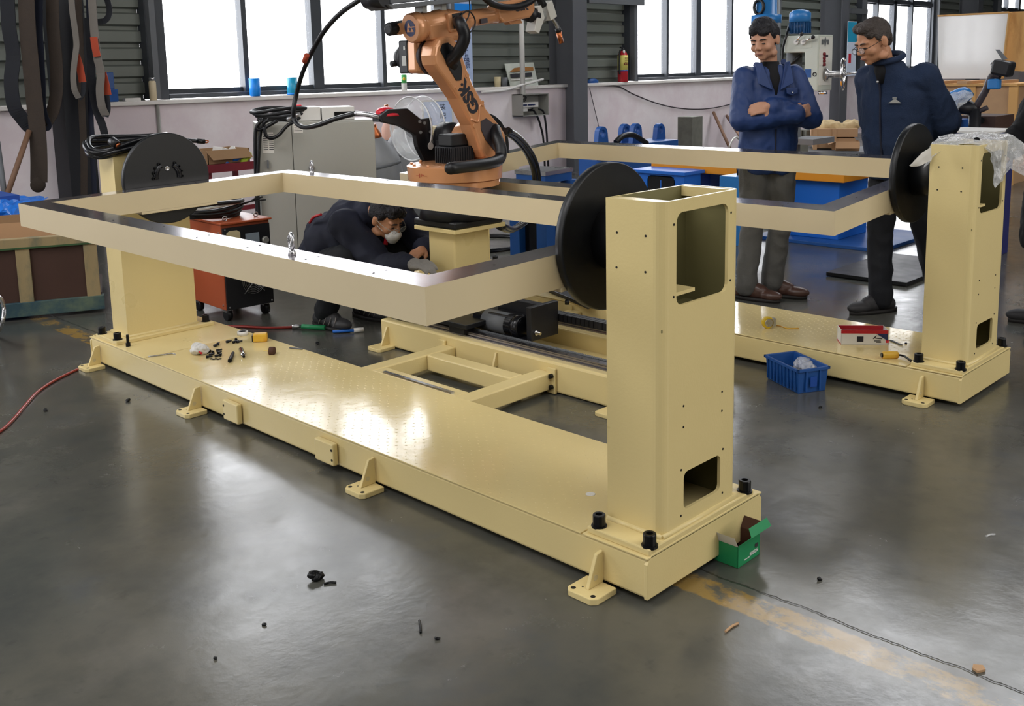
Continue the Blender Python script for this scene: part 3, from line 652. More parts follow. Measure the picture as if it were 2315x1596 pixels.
# forearm: rear body, tube, wrist along a slightly raised axis
A0 = at(927, 64, Y=2.4); fd = V((1, 0, .135)).normalized(); fu = V((-.135, 0, 1)).normalized()
fa = lambda t, dy=0., dz=0.: A0 + fd * t + V((0, dy, 0)) + fu * dz
MB().lathe([(0, .066), (.006, .074), (.05, .077), (.055, .072), (.075, .068), (.15, .066), (.16, .07), (.22, .072), (.24, .068)], fa(0), fd, 36).build('forearm_rear', 'robot_orange', ro)
lg = MB().cyl(fa(.002), fa(-.0015), .041, 32).build('logo_disc', 'navy', ro, bevel=0)
lf = frame3(fa(-.0022), (0, -1, 0), fu)
mb = MB(lf)
def tri(pts): mb.prism([(x * .041, y * .041, 0) for x, y in pts], (0, 0, .0006))
tri([(-.62, -.45), (-.18, .8), (.12, .2), (.02, .12), (-.25, -.0)]); tri([(-.62, -.45), (-.25, 0), (.02, -.45)]); tri([(-.02, .12), (.12, .2), (1.0, .2), (1.0, .08), (.1, .05)])
tri([(.05, -.45), (.36, .05), (.68, -.45)])
mb.build('logo_mark', 'robot_orange', lg)
MB().lathe([(-.05, .02), (-.045, .034), (.05, .036)], fa(.0, .115, .005), fd, 18).build('axis_motor', 'plastic_black', ro)
MB().cyl(fa(.0, .08, 0), fa(.05, .12, 0), .03, 12).build('motor_flange', 'robot_orange', ro)
MB().obox(fa(.24, -.03, .0), (.1, .11, .1), frame3((0, 0, 0), fd, (0, 1, 0)), 0).build('cable_port', 'robot_orange', ro, bevel=.012)
MB().obox(fa(.25, -.085, .005), (.07, .012, .075), frame3((0, 0, 0), fd, (0, 1, 0)), 0).build('port_mouth', 'rubber', ro, bevel=.004)
MB().lathe([(.2, .07), (.27, .066), (.33, .052), (.36, .046), (.56, .043), (.6, .05)], fa(0), fd, 28).build('forearm_tube', 'robot_orange', ro)
MB().obox(fa(.47, -.046, -.02), (.05, .012, .025), frame3((0, 0, 0), fd, (0, 1, 0)), 0).build('cable_clip', 'robot_dark', ro)
wr = MB().prism([fa(a, -.052, b) for a, b in ((.585, -.02), (.62, -.05), (.83, -.045), (.875, -.012), (.88, .035), (.84, .068), (.62, .062), (.575, .035))], (0, .1, 0)).build('wrist_housing', 'robot_orange', ro, bevel=.014, seg=3)
text('GSK', .052, frame3(fa(.76, -.0535, .018), fd, fu), 'ink', wr, 'lettering', bold=.0025, sx=1.1)
MB().prism([fa(a, -.02, b) for a, b in ((.68, -.045), (.78, -.045), (.8, -.07), (.7, -.066))], (0, .05, 0)).build('wrist_rib', 'robot_orange', wr, bevel=.006)
MB().cyl(fa(.85, -.0, -.02), fa(.925, 0, -.045), .043, 24).build('wrist_flange', 'plastic_black', ro)
MB().cyl(fa(.925, 0, -.045), fa(.975, 0, -.06), .036, 24).build('tool_adapter', 'grey_alu', ro)
k0, k1 = at(1216, 72, Y=2.4), at(1222, 18, Y=2.42)
MB().prism([at(a, b, Y=2.36) for a, b in ((1208, 70), (1219, 76), (1232, 40), (1224, 12), (1219, 14))], (0, .07, 0)).build('torch_bracket', 'white_alu', ro, bevel=.003)
MB().obox(at(1240, 24, Y=2.4), (.06, .05, .1), frame3((0, 0, 0), at(1250, 22, Y=2.4) - at(1232, 34, Y=2.4), (0, 1, 0))).build('torch_clamp', 'white_alu', ro, bevel=.004)
tn = [at(a, b, Y=2.4) for a, b in ((1236, 10), (1246, 36), (1258, 56), (1262, 66))]
to = MB().tube(tn, .011, 12).build('torch_neck', 'zinc', ro)
MB().cyl(at(1261, 64, Y=2.4), at(1263, 72, Y=2.4), .0175, 14).build('torch_collar', 'plastic_black', to)
MB().cyl(at(1263, 72, Y=2.4), at(1269, 97, Y=2.4), .0165, 16, 0, .0145).build('torch_nozzle', 'copper', to)
MB().tube([at(a, b, Y=2.38) for a, b in ((1228, 14), (1214, -14), (1200, -50))], .024, 12).build('torch_handle', 'rubber', ro)
# hoses on the robot
rh = MB().tube([fa(.25, -.085, .0), at(1040, 52, Y=2.22), at(1050, 80, Y=2.2), at(1043, 105, Y=2.22), at(1030, 125, Y=2.26), at(1018, 138, Y=2.3), at(1022, 150, Y=2.32)], .031, 14, sub=6).build('cable_hose', 'rubber', ro)
MB().tube([at(1118, 290, Y=2.31), at(1123, 310, Y=2.26), at(1132, 335, Y=2.22), at(1130, 358, Y=2.2), at(1112, 368, Y=2.15), at(1075, 374, Y=2.12), at(1025, 380, Y=2.11), at(1018, 381, Y=2.12)], .031, 14, sub=6).build('cable_hose', 'rubber', ro)
MB().tube([at(a, b, Y=2.3) for a, b in ((1092, -8), (1112, 8), (1140, 16), (1170, 15), (1200, 3), (1215, -12))], .018, 10).build('torch_cable', 'rubber', ro)
MB().tube([at(a, b, Y=2.3) for a, b in ((1060, -10), (1062, 20), (1058, 40), (1048, 52), (1040, 40), (1050, 28), (1062, 26), (1074, 45), (1070, 65), (1055, 78), (1040, 80))], .004, 6).build('thin_cable', 'rubber', ro)
# wire feeder over the forearm (mostly above the picture)
f0, f1 = at(862, 14, Y=2.4), at(1062, -6, Y=2.4); sd = (f1 - f0).normalized(); su = V((-sd.z, 0, sd.x))
fp = lambda t, dy, dz: f0 + sd * t + V((0, dy, 0)) + su * dz
MB().prism([fp(-.0, -.09, -.02), fp(.72, -.09, -.02), fp(.72, -.09, .0), fp(-.03, -.09, .005)], (0, .18, 0)).build('feeder_plate', 'steel_grey', ro, bevel=.003)
for t in (.24, .37): MB().box(fp(t, 0, 0).x, fp(t, 0, 0).x + .03, 2.37, 2.43, fa(.2).z + .05, fp(t, 0, 0).z).build('feeder_stand', 'grey_alu', ro)
MB().prism([fp(a, -.08, b) for a, b in ((.0, .005), (.34, .005), (.34, .3), (.0, .3))], (0, .16, 0)).build('feeder_case', 'steel_grey', ro, bevel=.006)
MB().prism([fp(a, -.086, b) for a, b in ((.28, .02), (.56, .02), (.56, .25), (.28, .25))], (0, .17, 0)).build('feeder_cover', 'robot_orange', ro, bevel=.004)
MB().cyl(fp(-.02, -.07, .04), fp(-.02, .07, .04), .05, 24).build('feed_roller', 'plastic_black', ro)
# spool bracket (black plates) and its clear spool cover
sbx = [(861, 262), (880, 247), (922, 245), (952, 269), (976, 266), (977, 300), (1001, 362), (1001, 372), (964, 372), (945, 332), (940, 305), (908, 286), (866, 276)]
sb = MB().prism([at(a, b, Y=2.66) for a, b in sbx], (0, .035, 0)).build('spool_bracket', 'plastic_black', ro, bevel=.004)
for a, b in ((960, 278), (951, 299), (973, 298), (949, 275)): MB().cyl(at(a, b, Y=2.662), at(a, b, Y=2.65), .009, 10).build('hex_bolt', 'zinc', sb)
MB().lathe([(0, .002), (0, .02), (.004, .02)], at(973, 330, Y=2.657), (0, -1, .0), 14).build('slot_insert', 'white_plastic', sb)
MB().box(at(1000, 340, Y=2.6).x - .05, at(1000, 340, Y=2.6).x + .05, 2.52, 2.6, .985, 1.1).build('cable_box', 'plastic_black', ro, bevel=.006)
cc = at(944, 290, Y=2.82); sc_ = MB()
n = 56; R0, wd = .178, .1
ring = [(x, r) for x, r in ((-wd / 2, R0), (wd / 2, R0), (wd / 2, R0 - .003), (-wd / 2, R0 - .003), (-wd / 2, R0))]
sc_.lathe([(x + wd / 2, r) for x, r in ring], cc - V((wd / 2, 0, 0)), (1, .05, 0), n, cap=False)
sc_.lathe([(0, .05), (0, R0), (.003, R0), (.003, .05), (0, .05)], cc - V((wd / 2, 0, 0)), (1, .05, 0), n, cap=False)
mat('clear_plastic', 'e9eef2', .06, alpha=.24, var=0, spec=1.); mat('clear_rim', 'f4f7fa', .1, alpha=.75, var=0, spec=1.)
sc_.build('spool_cover', 'clear_plastic', ro)
for d_ in (-wd / 2, wd / 2): MB().tube([cc + V((d_, cos(a) * R0, sin(a) * R0)) for a in [2 * pi * i / 48 for i in range(48)]], .004, 6, closed=True, sub=1).build('cover_rim', 'clear_rim', ro)
# wire conduit: from the feeder in a wide arc over the cabinet to the spool bracket
tag(MB().tube([at(a, b, Y=y) for a, b, y in ((870, -40, 2.45), (812, 0, 2.6), (770, 30, 2.8), (735, 68, 3.0), (705, 118, 3.2), (684, 165, 3.4), (671, 210, 3.5), (664, 245, 3.5), (666, 272, 3.5), (684, 287, 3.4), (715, 284, 3.2), (760, 268, 3.0), (805, 256, 2.8))], .0135, 10, sub=6).build('wire_conduit', 'rubber', loc=at(664, 260, Y=3.5)), 'black wire conduit arching from the robot feeder down to the spool bracket', 'cable')
wc = bpy.data.objects['wire_conduit']
MB().tube([at(a, b, Y=y) for a, b, y in ((803, 256, 2.8), (825, 258, 2.75), (848, 262, 2.7), (868, 270, 2.68))], .0125, 10).build('steel_flex', 'zinc', wc)
MB().cyl(at(694, 124, Y=3.2), at(688, 140, Y=3.24), .015, 10).build('orange_tag', 'web_orange', wc)
# power cables from the robot back down to the floor
pc = empty('robot_power_cable', (2.0, 2.5, .7), 'two black power cables hanging in a bow behind the robot', 'cable')
for i, (off, r) in enumerate(((0, .02), (14, .016))):
    MB().tube([at(a + off * .6, b - off * .2, Y=y) for a, b, y in ((1140, 296, 2.45), (1162, 310, 2.6), (1185, 335, 2.75), (1203, 370, 2.85), (1210, 410, 2.9), (1206, 460, 2.9), (1185, 500, 2.8), (1155, 520, 2.7), (1128, 512, 2.58))], r, 10).build('cable', 'rubber_sheen', pc)
MB().ball(at(872, 254, Y=2.72), (.06, .05, .03)).lathe([(0, .075), (.012, .07), (.02, .05)], at(872, 262, Y=2.72), (0, 0, 1), 20).build('red_guard', 'red_plastic', ro)
MB().box(at(862, 268, Y=2.7).x - .03, at(862, 268, Y=2.7).x + .05, 2.68, 2.74, at(862, 275, Y=2.7).z, at(862, 262, Y=2.7).z).build('wire_inlet', 'plastic_black', ro, bevel=.004)
# ---------------------------------------------------------------- small things on the decks and the floor
DZ = .143
def thing(name, loc, label, cat, group=None, rz=0.): return empty(name, loc, label, cat, group, rz)
def lying_screw(name, p, ang, L_, r, label, group=None, standing=False):
    p = V(p)
    if standing: u = V((0, 0, 1)); q = p
    else: u = V((cos(ang), sin(ang), 0)); q = p + V((0, 0, r))
    o = MB().lathe([(0, r * .6), (0, r), (r * 1.7, r), (r * 1.7, r * .62), (L_, r * .58)], q, u, 12, 0, False).build(name, 'bolt_black', label=label, cat='screw', group=group)
    return o
lying_screw('hex_screw', at(290, 783, Z=DZ), 0, .06, .0115, 'black screw standing head down by the far post foot plate', standing=True)
G = 'loose screws on the front deck'
for i, (px, py, a) in enumerate(((474, 806, .3), (482, 800, 1.2), (490, 796, .1), (466, 810, -.5), (498, 806, .9), (476, 797, 2.0), (486, 808, -.2), (493, 801, .5), (470, 800, 1.5), (484, 785, .2), (492, 781, .8), (512, 776, .1), (527, 777, .3), (534, 771, 1.1), (535, 776, -.1))):
    lying_screw('loose_screw', at(px, py, Z=DZ), a, .03, .007, 'small black screw lying loose near the plastic bag on the front deck', G)
for i in range(5):
    p = at(478 + i * 5, 811 + (i % 2), Z=DZ + .002)
    MB().tube([p + V((cos(a) * .006, sin(a) * .006, 0)) for a in [2 * pi * q / 12 for q in range(12)]], .0016, 5, closed=True, sub=1).build('loose_washer', 'bolt_black', label='small dark spring washer lying below the screw pile on the front deck', cat='washer', group='washers on the front deck')
p = at(452, 800, Z=DZ); mb = MB()
for i in range(7): a = i * .9; mb.ball(p + V((cos(a) * .018, sin(a) * .022, .02 + .006 * (i % 3))), (.026, .026, .02))
bg_ = wrinkle(blob(mb, .004, 3), .005, 60).build('plastic_bag', 'white_plastic', label='crumpled white plastic bag with red print on the front deck', cat='bag')
MB().tube([p + V((-.022 + q * .004, -.036 - .004 * sin(q), .018 + .006 * cos(q * 1.3))) for q in range(8)], .0045, 6).build('red_print', 'red_plastic', bg_)
k = [at(335, 806, Z=DZ + .003), at(360, 803, Z=DZ + .003), at(388, 799, Z=DZ + .003), at(396, 801, Z=DZ + .003)]
MB().tube(k, .003, 6, sub=3).build('hex_key', 'zinc', label='bent hex key lying flat on the front deck edge', cat='tool')
a, b = at(519, 816, Z=DZ + .009), at(527, 798, Z=DZ + .009)
MB().lathe([(0, .009), (.02, .0095), ((b - a).length, .008)], a, b - a, 14).build('punch', 'bolt_black', label='short black rod tool lying left of the chrome socket', cat='tool')
a, b = at(551, 806, Z=DZ + .011), at(545, 790, Z=DZ + .011)
so = MB().lathe([(0, .006), (.02, .007), (.022, .01), (.04, .012), ((b - a).length, .012)], a, b - a, 16).build('socket_bit', 'chrome', label='chrome hex socket bit lying on the front deck', cat='tool')
MB().lathe([(0, .0065), (.02, .0068)], a - (b - a).normalized() * .004, b - a, 6).build('bit_tip', 'bolt_black', so)
p = at(610, 801, Z=DZ); dr = V((.6, -.8, 0)); dr.normalize()
fw = MB().cyl(p + V((0, 0, .017)), p + V((0, 0, .017)) + dr * .024, .02, 20).build('flap_wheel', 'brown_in', label='small yellow and brown flap wheel near the deck edge', cat='tool')
MB().cyl(p + V((0, 0, .017)) - dr * .002, p + V((0, 0, .017)), .0175, 20).cyl(p + V((0, 0, .017)) - dr * .03, p + V((0, 0, .017)), .002, 8).build('hub', 'yellow', fw)
p = at(549, 757, Z=DZ)
tp = MB().lathe([(0, .02), (0, .028), (.02, .028), (.02, .02), (0, .02)], p, (0, 0, 1), 28, cap=False).build('thread_tape', 'white_plastic', label='white roll of thread seal tape on the front deck', cat='tape')
MB().lathe([(0, .012), (0, .02), (.019, .02), (.019, .012), (0, .012)], p, (0, 0, 1), 24, cap=False).build('tape_core', 'plastic_black', tp)
def tape_case(name, px, py, L_, h, ang, m, label):
    p = at(px, py, Z=DZ); R = Matrix.Rotation(ang, 4, 'Z')
    o = MB(Matrix.Translation(p) @ R).box(-L_ / 2, L_ / 2, -.022, .022, 0, h).build(name, m, label=label, cat='tape measure', bevel=.01, seg=3)
    MB(Matrix.Translation(p) @ R).box(-L_ / 2 - .004, -L_ / 2 + .002, -.016, .016, .006, h - .008).build('mouth', 'bolt_black', o); return o
tape_case('tape_measure', 589, 772, .072, .045, rad(-38), 'yellow_soft', 'yellow tape measure lying on the front deck by the tape roll')
MB().cyl(at(655, 786, Z=DZ + .004), at(684, 789, Z=DZ + .004), .004, 8).build('drill_bit', 'steel_grey', label='thin grey drill bit at the far edge of the front deck', cat='tool')
tag(MB().lathe([(0, .002), (.001, .014), (.0, .016)], at(1335, 1117, Z=DZ), (0, 0, 1), 16).build('paper_dot', 'paper', weld=True), 'small pale washer on the front deck left of the near post', 'washer')
# cable coil on the far post of the front positioner
co = thing('cable_coil', (.2, 3.44, 1.115), 'black welding cable coiled on top of the far post', 'cable')
for i in range(4):
    r1, r2, z = .195 + .012 * (i % 3), .13 + .012 * (i % 2), 1.13 + .014 * i
    MB().tube([V((.215 + r1 * cos(a) * (1 + .04 * sin(a * 3 + i)), 3.45 + r2 * sin(a), z + .006 * sin(a * 2 + i) - .05 * max(0, -cos(a - .5)) ** 3)) for a in [2 * pi * q / 18 for q in range(18)]], .012, 8, closed=True, sub=3).build('cable_loop', 'rubber_sheen', co)
e0, e1 = at(262, 312, Y=3.32), at(266, 330, Y=3.3)
MB().cyl(at(252, 318, Y=3.36), at(266, 329, Y=3.32), .022, 14).build('plug_body', 'rubber', co); MB().cyl(at(265, 327, Y=3.32), at(268, 330, Y=3.315), .014, 12).build('brass_pin', 'copper', co)
MB().tube([at(a, b, Y=3.5) for a, b in ((330, 312), (380, 314), (420, 317), (446, 319))], .011, 8).cyl(at(446, 319, Y=3.5), at(462, 320, Y=3.5), .014, 10).build('cable_tail', 'rubber', co)
MB().tube([at(466 + cos(a) * 5, 320 + sin(a) * 2.6, Y=3.5) for a in [2 * pi * q / 14 for q in range(14)]], .004, 6, closed=True, sub=1).build('cable_lug', 'copper', co)
# things on the rear deck
BZ = .143
p = at(1735, 742, Z=BZ); tm = MB(Matrix.Translation(p) @ Matrix.Rotation(-.6, 4, 'Z')).lathe([(0, .027), (.004, .031), (.024, .031), (.028, .027)], (0, -.014, .031), (0, 1, 0), 24).build('marking_reel', 'yellow', label='small yellow and clear line reel with its cord on the rear deck', cat='reel')
MB(Matrix.Translation(p) @ Matrix.Rotation(-.6, 4, 'Z')).lathe([(0, .02), (.034, .02)], (0, -.017, .031), (0, 1, 0), 20).box(.0, .04, -.014, .014, .012, .05).build('reel_side', 'zinc', tm)
MB().tube([at(a, b, Z=BZ + .004) for a, b in ((1750, 735), (1765, 737), (1780, 742), (1806, 742))], .003, 6).build('cord', 'yellow_soft', tm)
# open white and red carton
def carton(name, p, ang, L_, W_, H_, t, mats, label, cat='box'):
    T = Matrix.Translation(p) @ Matrix.Rotation(ang, 4, 'Z'); r = thing(name, p, label, cat)
    for a in ((-L_ / 2, L_ / 2, -W_ / 2, -W_ / 2 + t), (-L_ / 2, L_ / 2, W_ / 2 - t, W_ / 2), (-L_ / 2, -L_ / 2 + t, -W_ / 2, W_ / 2), (L_ / 2 - t, L_ / 2, -W_ / 2, W_ / 2)): MB(T).box(*a, 0, H_).build('side_wall', mats[0], r)
    MB(T).box(-L_ / 2, L_ / 2, -W_ / 2, W_ / 2, 0, t).build('bottom', mats[0], r); return r, T
c0, c1 = at(1901, 779, Z=BZ), at(2007, 780, Z=BZ); dx = c1 - c0; W_ = .09; nrm = V((-dx.y, dx.x, 0)).normalized(); LL = dx.length
bx, BT = carton('parts_carton', (c0 + c1) / 2 + nrm * W_ / 2, math.atan2(dx.y, dx.x), LL, W_, .072, .002, ['white_plastic'], 'open white carton with a red rim on the rear deck')
MB(BT).box(-LL / 2 - .0006, LL / 2 + .0006, -W_ / 2 - .0012, -W_ / 2, .055, .072).box(-LL / 2 + .003, LL / 2 - .003, W_ / 2 - .004, W_ / 2 - .002, .01, .072).box(-LL / 2 - .001, -LL / 2, -W_ / 2, W_ / 2, .0, .006).build('red_band', 'red', bx)
MB(BT).box(-LL / 2 + .003, LL / 2 - .003, -W_ / 2 + .003, W_ / 2 - .003, .006, .008).build('inner_lining', 'red_dark', bx)
MB(BT).prism([(LL / 2, -W_ / 2 - .0014, .055), (LL / 2 - .055, -W_ / 2 - .0014, .055), (LL / 2, -W_ / 2 - .0014, .02)], (0, -.0004, 0)).build('corner_print', 'navy', bx)
fm = BT @ frame3((.0, -W_ / 2 - .0005, .03), (1, 0, 0), (0, 0, 1))
MB(BT).obox((-.02, -W_ / 2 - .0008, .028), (.03, .001, .026)).obox((-.016, -W_ / 2 - .0012, .03), (.018, .001, .016)).build('picture_print', 'ink', bx)
MB(BT).tube([(.04, -W_ / 2 - .0008, .03), (.055, -W_ / 2 - .0008, .046), (.048, -W_ / 2 - .0008, .034), (.08, -W_ / 2 - .0008, .031)], .002, 5, sub=2).obox((.06, -W_ / 2 - .0008, .02), (.03, .001, .004)).obox((.065, -W_ / 2 - .0008, .013), (.022, .001, .003)).build('brush_mark', 'ink', bx)
MB(BT).obox((.105, -W_ / 2 - .0008, .018), (.014, .001, .014)).build('seal_mark', 'red_plastic', bx)
a, b = at(1995, 803, Z=BZ + .017), at(2030, 802, Z=BZ + .017)
hn = MB().lathe([(0, .012), (.003, .017), ((b - a).length - .006, .018), ((b - a).length, .014)], a, b - a, 14).build('file_handle', 'yellow_soft', label='wooden grip of a hand tool lying beside the carton on the rear deck', cat='tool')
MB().cyl(a - (b - a).normalized() * .006, a, .01, 10).build('handle_end', 'bolt_black', hn)
MB().tube([at(x, y, Z=BZ + .012) for x, y in ((2030, 802), (2044, 805), (2053, 811), (2060, 816))], .005, 6).build('bent_rod', 'bolt_black', hn)
a, b = at(2013, 769, Z=BZ + .002), at(2038, 780, Z=BZ + .002)
MB().obox((a + b) / 2, ((b - a).length, .012, .004), Matrix.Rotation(math.atan2((b - a).y, (b - a).x), 4, 'Z')).build('feeler_strip', 'steel_grey', label='thin steel strip lying between the carton and the rear post', cat='strip')
MB().ball(at(2048, 776, Z=BZ + .003), (.008, .006, .004)).build('metal_chip', 'bolt_black', label='tiny dark chip on the rear deck beside the steel strip', cat='chip')
p = at(1268, 676, Z=BZ); d1 = at(1290, 690, Z=BZ) - at(1245, 664, Z=BZ)
bp = MB().prism([at(a, b, Z=BZ) for a, b in ((1240, 661), (1259, 653), (1320, 668), (1345, 690), (1330, 700), (1290, 682))], (0, 0, .022)).build('spare_flange', 'rubber', label='black steel flange plate lying on the rear deck behind the turning disc', cat='plate', bevel=.003)
MB().cyl(at(1282, 688, Z=BZ + .003), at(1282, 688, Z=BZ) + V((0, 0, .025)), .013, 14).build('flange_peg', 'bolt_black', bp)
# plastic wrap over the rear post
def wrap(rows, name, label, m='wrap', amp=.012, seed=0):
    """rows of 3D points -> crumpled film, refined"""
    nr, nc = len(rows), len(rows[0]); K = 5; g = []
    for i in range((nr - 1) * K + 1):
        r = []; u = i / K; i0 = min(int(u), nr - 2); fu_ = u - i0
        for j in range((nc - 1) * K + 1):
            v = j / K; j0 = min(int(v), nc - 2); fv = v - j0
            p = (rows[i0][j0] * (1 - fv) + rows[i0][j0 + 1] * fv) * (1 - fu_) + (rows[i0 + 1][j0] * (1 - fv) + rows[i0 + 1][j0 + 1] * fv) * fu_
            q = p * 23 + V((seed, 0, 0)); r.append(p + V((noise.noise(q), noise.noise(q + V((9, 0, 0))), .7 * noise.noise(q + V((0, 9, 0))))) * amp)
        g.append(r)
    C = len(g[0]); mb = MB().add([p for r in g for p in r], [(i * C + j, i * C + j + 1, (i + 1) * C + j + 1, (i + 1) * C + j) for i in range(len(g) - 1) for j in range(C - 1)], 0, False)
    o = mb.build(name, m, label=label, cat='plastic film'); s = o.modifiers.new('t', 'SOLIDIFY'); s.thickness = .001; return o
X_, Y_, Zt = 2.1827, -.0159, 1.118
L0 = V((X_ + PX0 - .035, Y_ + .12, Zt - .11)); 
rows = [[V((X_ + PX0 - .02, Y_ + .23, Zt - .1)), V((X_ + PX0 + .05, Y_ + .22, Zt + .005)), V((X_ + .28, Y_ + .25, Zt + .02)), V((X_ + .48, Y_ + .26, Zt + .01)), V((X_ + .56, Y_ + .24, Zt - .1))],
        [V((X_ + PX0 - .0, Y_ + .16, Zt - .03)), V((X_ + PX0 + .05, Y_ + .13, Zt + .012)), V((X_ + .28, Y_ + .12, Zt + .035)), V((X_ + .47, Y_ + .12, Zt + .03)), V((X_ + .57, Y_ + .1, Zt - .06))],
        [V((X_ + PX0 + .03, Y_ + .09, Zt + .004)), V((X_ + PX0 + .1, Y_ + .03, Zt + .01)), V((X_ + .3, Y_ - .0, Zt + .015)), V((X_ + .47, Y_ - .0, Zt + .02)), V((X_ + .58, Y_ - .04, Zt - .06))],
        [V((X_ + PX0 + .06, Y_ + .02, Zt + .002)), V((X_ + PX0 + .12, Y_ + .0, Zt - .03)), V((X_ + .27, Y_ - .012, Zt - .09)), V((X_ + .42, Y_ - .03, Zt - .07)), V((X_ + .58, Y_ - .08, Zt - .12))],
        [V((X_ + PX0 + .08, Y_ - .005, Zt - .02)), V((X_ + PX0 + .14, Y_ - .008, Zt - .1)), V((X_ + .235, Y_ - .014, Zt - .19)), V((X_ + .37, Y_ - .03, Zt - .12)), V((X_ + .58, Y_ - .09, Zt - .2))]]
wrap(rows, 'plastic_wrap', 'clear crumpled plastic wrap draped over the rear post', amp=.014)
lying_screw('cap_bolt', V((X_ + .2, Y_ + .06, Zt + .002)), .4, .03, .012, 'black cap bolt on top of the wrapped rear post')
g_ = [[at(2105, 333, Y=.17), at(2105, 345, Y=.17), at(2105, 362, Y=.17)], [at(2085, 345, Y=.19), at(2083, 358, Y=.19), at(2083, 374, Y=.19)], [at(2056, 374, Y=.21), at(2060, 376, Y=.21), at(2066, 377, Y=.21)]]
wrap(g_, 'paper_strip', 'pale sheet edge sticking out beside the rear turning disc', 'paper', .003)

# blue parts bin on the floor between the machines
b0, b1, b2 = at(1753, 851, Z=0), at(1812, 887, Z=0), at(1884, 877, Z=0)
ex = (b2 - b1); ey = (b0 - b1); b1 = b1 - V((.03, 0, 0)); LX, LY = ex.length * .84, ey.length * 1.0
bt = frame3(b1, ex, ey); bn = thing('parts_bin', b1 + (ex + ey) / 2, 'blue plastic parts bin on the floor holding a plastic bag', 'bin'); H_ = .115
BM = MB(bt)
ta = .012
def tray(mb, lx, ly, h, t, fl):
    o = [(-fl, -fl), (lx + fl, -fl), (lx + fl, ly + fl), (-fl, ly + fl)]; b = [(0, 0), (lx, 0), (lx, ly), (0, ly)]; i2 = [(-fl + t, -fl + t), (lx + fl - t, -fl + t), (lx + fl - t, ly + fl - t), (-fl + t, ly + fl - t)]; i1 = [(t, t), (lx - t, t), (lx - t, ly - t), (t, ly - t)]
    vs = [(x, y, 0) for x, y in b] + [(x, y, h) for x, y in o] + [(x, y, h) for x, y in i2] + [(x, y, t) for x, y in i1]
    fs = [(3, 2, 1, 0), (12, 13, 14, 15)] + [(k, (k + 1) % 4, (k + 1) % 4 + 4, k + 4) for k in range(4)] + [(k + 4, (k + 1) % 4 + 4, (k + 1) % 4 + 8, k + 8) for k in range(4)] + [(k + 8, (k + 1) % 4 + 8, (k + 1) % 4 + 12, k + 12) for k in range(4)]
    return mb.add(vs, fs)
tray(BM, LX, LY, H_, .005, .008).build('bin_shell', 'blue_deep', bn, bevel=.002)
mb = MB(bt)
for i in range(9): mb.box(-.012, -.004, LY * (i + .5) / 9 - .003, LY * (i + .5) / 9 + .003, .01, H_ - .01)
for i in (.25, .75): mb.box(LX * i - .004, LX * i + .004, -.012, -.003, .01, H_ - .01)
mb.box(-.014, LX + .014, -.014, -.004, H_ - .012, H_).box(-.014, -.004, -.014, LY + .014, H_ - .012, H_).box(LX + .004, LX + .014, -.014, LY + .014, H_ - .012, H_).box(-.014, LX + .014, LY + .004, LY + .014, H_ - .012, H_)
mb.build('bin_rib', 'blue_deep', bn, kind='stuff')
MB(bt).box(LX * .38, LX * .62, -.0135, -.0115, .03, .075).build('label_holder', 'blue_dark', bn)
pb = MB(); c_ = bt @ V((LX * .62, LY * .3, .075))
for i in range(6): pb.ball(c_ + V((.03 * cos(i * 1.1), .03 * sin(i * 1.7), .012 * (i % 3))), (.04, .036, .03))
tag(wrinkle(blob(pb, .006, 2), .012, 38).build('plastic_bag', 'wrap', loc=c_), 'crumpled clear plastic bag lying in the blue parts bin', 'bag')
for i in range(3): MB().cyl(bt @ V((.02 + .02 * i, LY * .9, .07)), bt @ V((LX * .55 + .02 * i, LY * .3, .05 + .008 * i)), .006, 8).build('steel_rod', 'bolt_black', label='dark rod lying slanted in the blue parts bin', cat='rod', group='rods in the blue bin')
# green screw box against the front machine
g1 = at(1668, 1286, Z=0); g0, g2 = at(1619, 1263, Z=0), at(1717, 1253, Z=0); ex = g2 - g1; ey = g0 - g1
gt = frame3(g1, ex, ey); LX, LY, H_ = ex.length, ey.length, .068
gb = thing('screw_carton', g1 + (ex + ey) / 2, 'small open green cardboard box on the floor against the front machine', 'box'); t = .0018
MB(gt).box(0, LX, 0, t, 0, H_).build('front_wall', 'green_box', gb); MB(gt).box(0, t, 0, LY, 0, H_).build('side_wall', 'green_box', gb); MB(gt).box(LX - t, LX, 0, LY, 0, H_).build('side_wall', 'green_box', gb)
MB(gt).box(0, LX, LY - t, LY, 0, H_).build('back_wall', 'brown_in', gb); MB(gt).box(0, LX, 0, LY, 0, t).build('bottom', 'brown_in', gb)
MB(gt).box(t, LX - t, t, t * 1.6, t, H_).box(LX - t * 1.6, LX - t, t, LY - t, t, H_).box(t, t * 1.6, t, LY - t, t, H_).build('inner_side', 'brown_in', gb)
MB(gt).prism([(0, .0, H_), (0, LY, H_), (-.012, LY - .006, H_ + .03), (-.012, .006, H_ + .03)], (-.0012, 0, .0006)).build('end_flap', 'paper', gb)
MB(gt).prism([(LX - t, LY, H_), (LX - t, 0, H_), (LX + .018, .008, H_ + .03), (LX + .018, LY - .008, H_ + .03)], (0, 0, .0012)).build('end_flap', 'brown_in', gb)
fl = MB(gt); fl.prism([(0, 0, H_), (LX, 0, H_), (LX + .004, -.035, H_ + .034), (.012, -.035, H_ + .034)], (0, .0012, .0012)); fl.build('lid', 'green_box', gb)
MB(gt).prism([(.014, -.035, H_ + .034), (LX + .004, -.035, H_ + .034), (LX - .002, -.022, H_ + .058), (.02, -.022, H_ + .058)], (0, -.0012, .0006)).build('tuck_flap', 'green_box', gb)
text('BLISON', .014, gt @ frame3((LX * .72, -.0004, .021), (1, 0, 0), (0, 0, 1)), 'white_plastic', gb, 'lettering', bold=.0006)
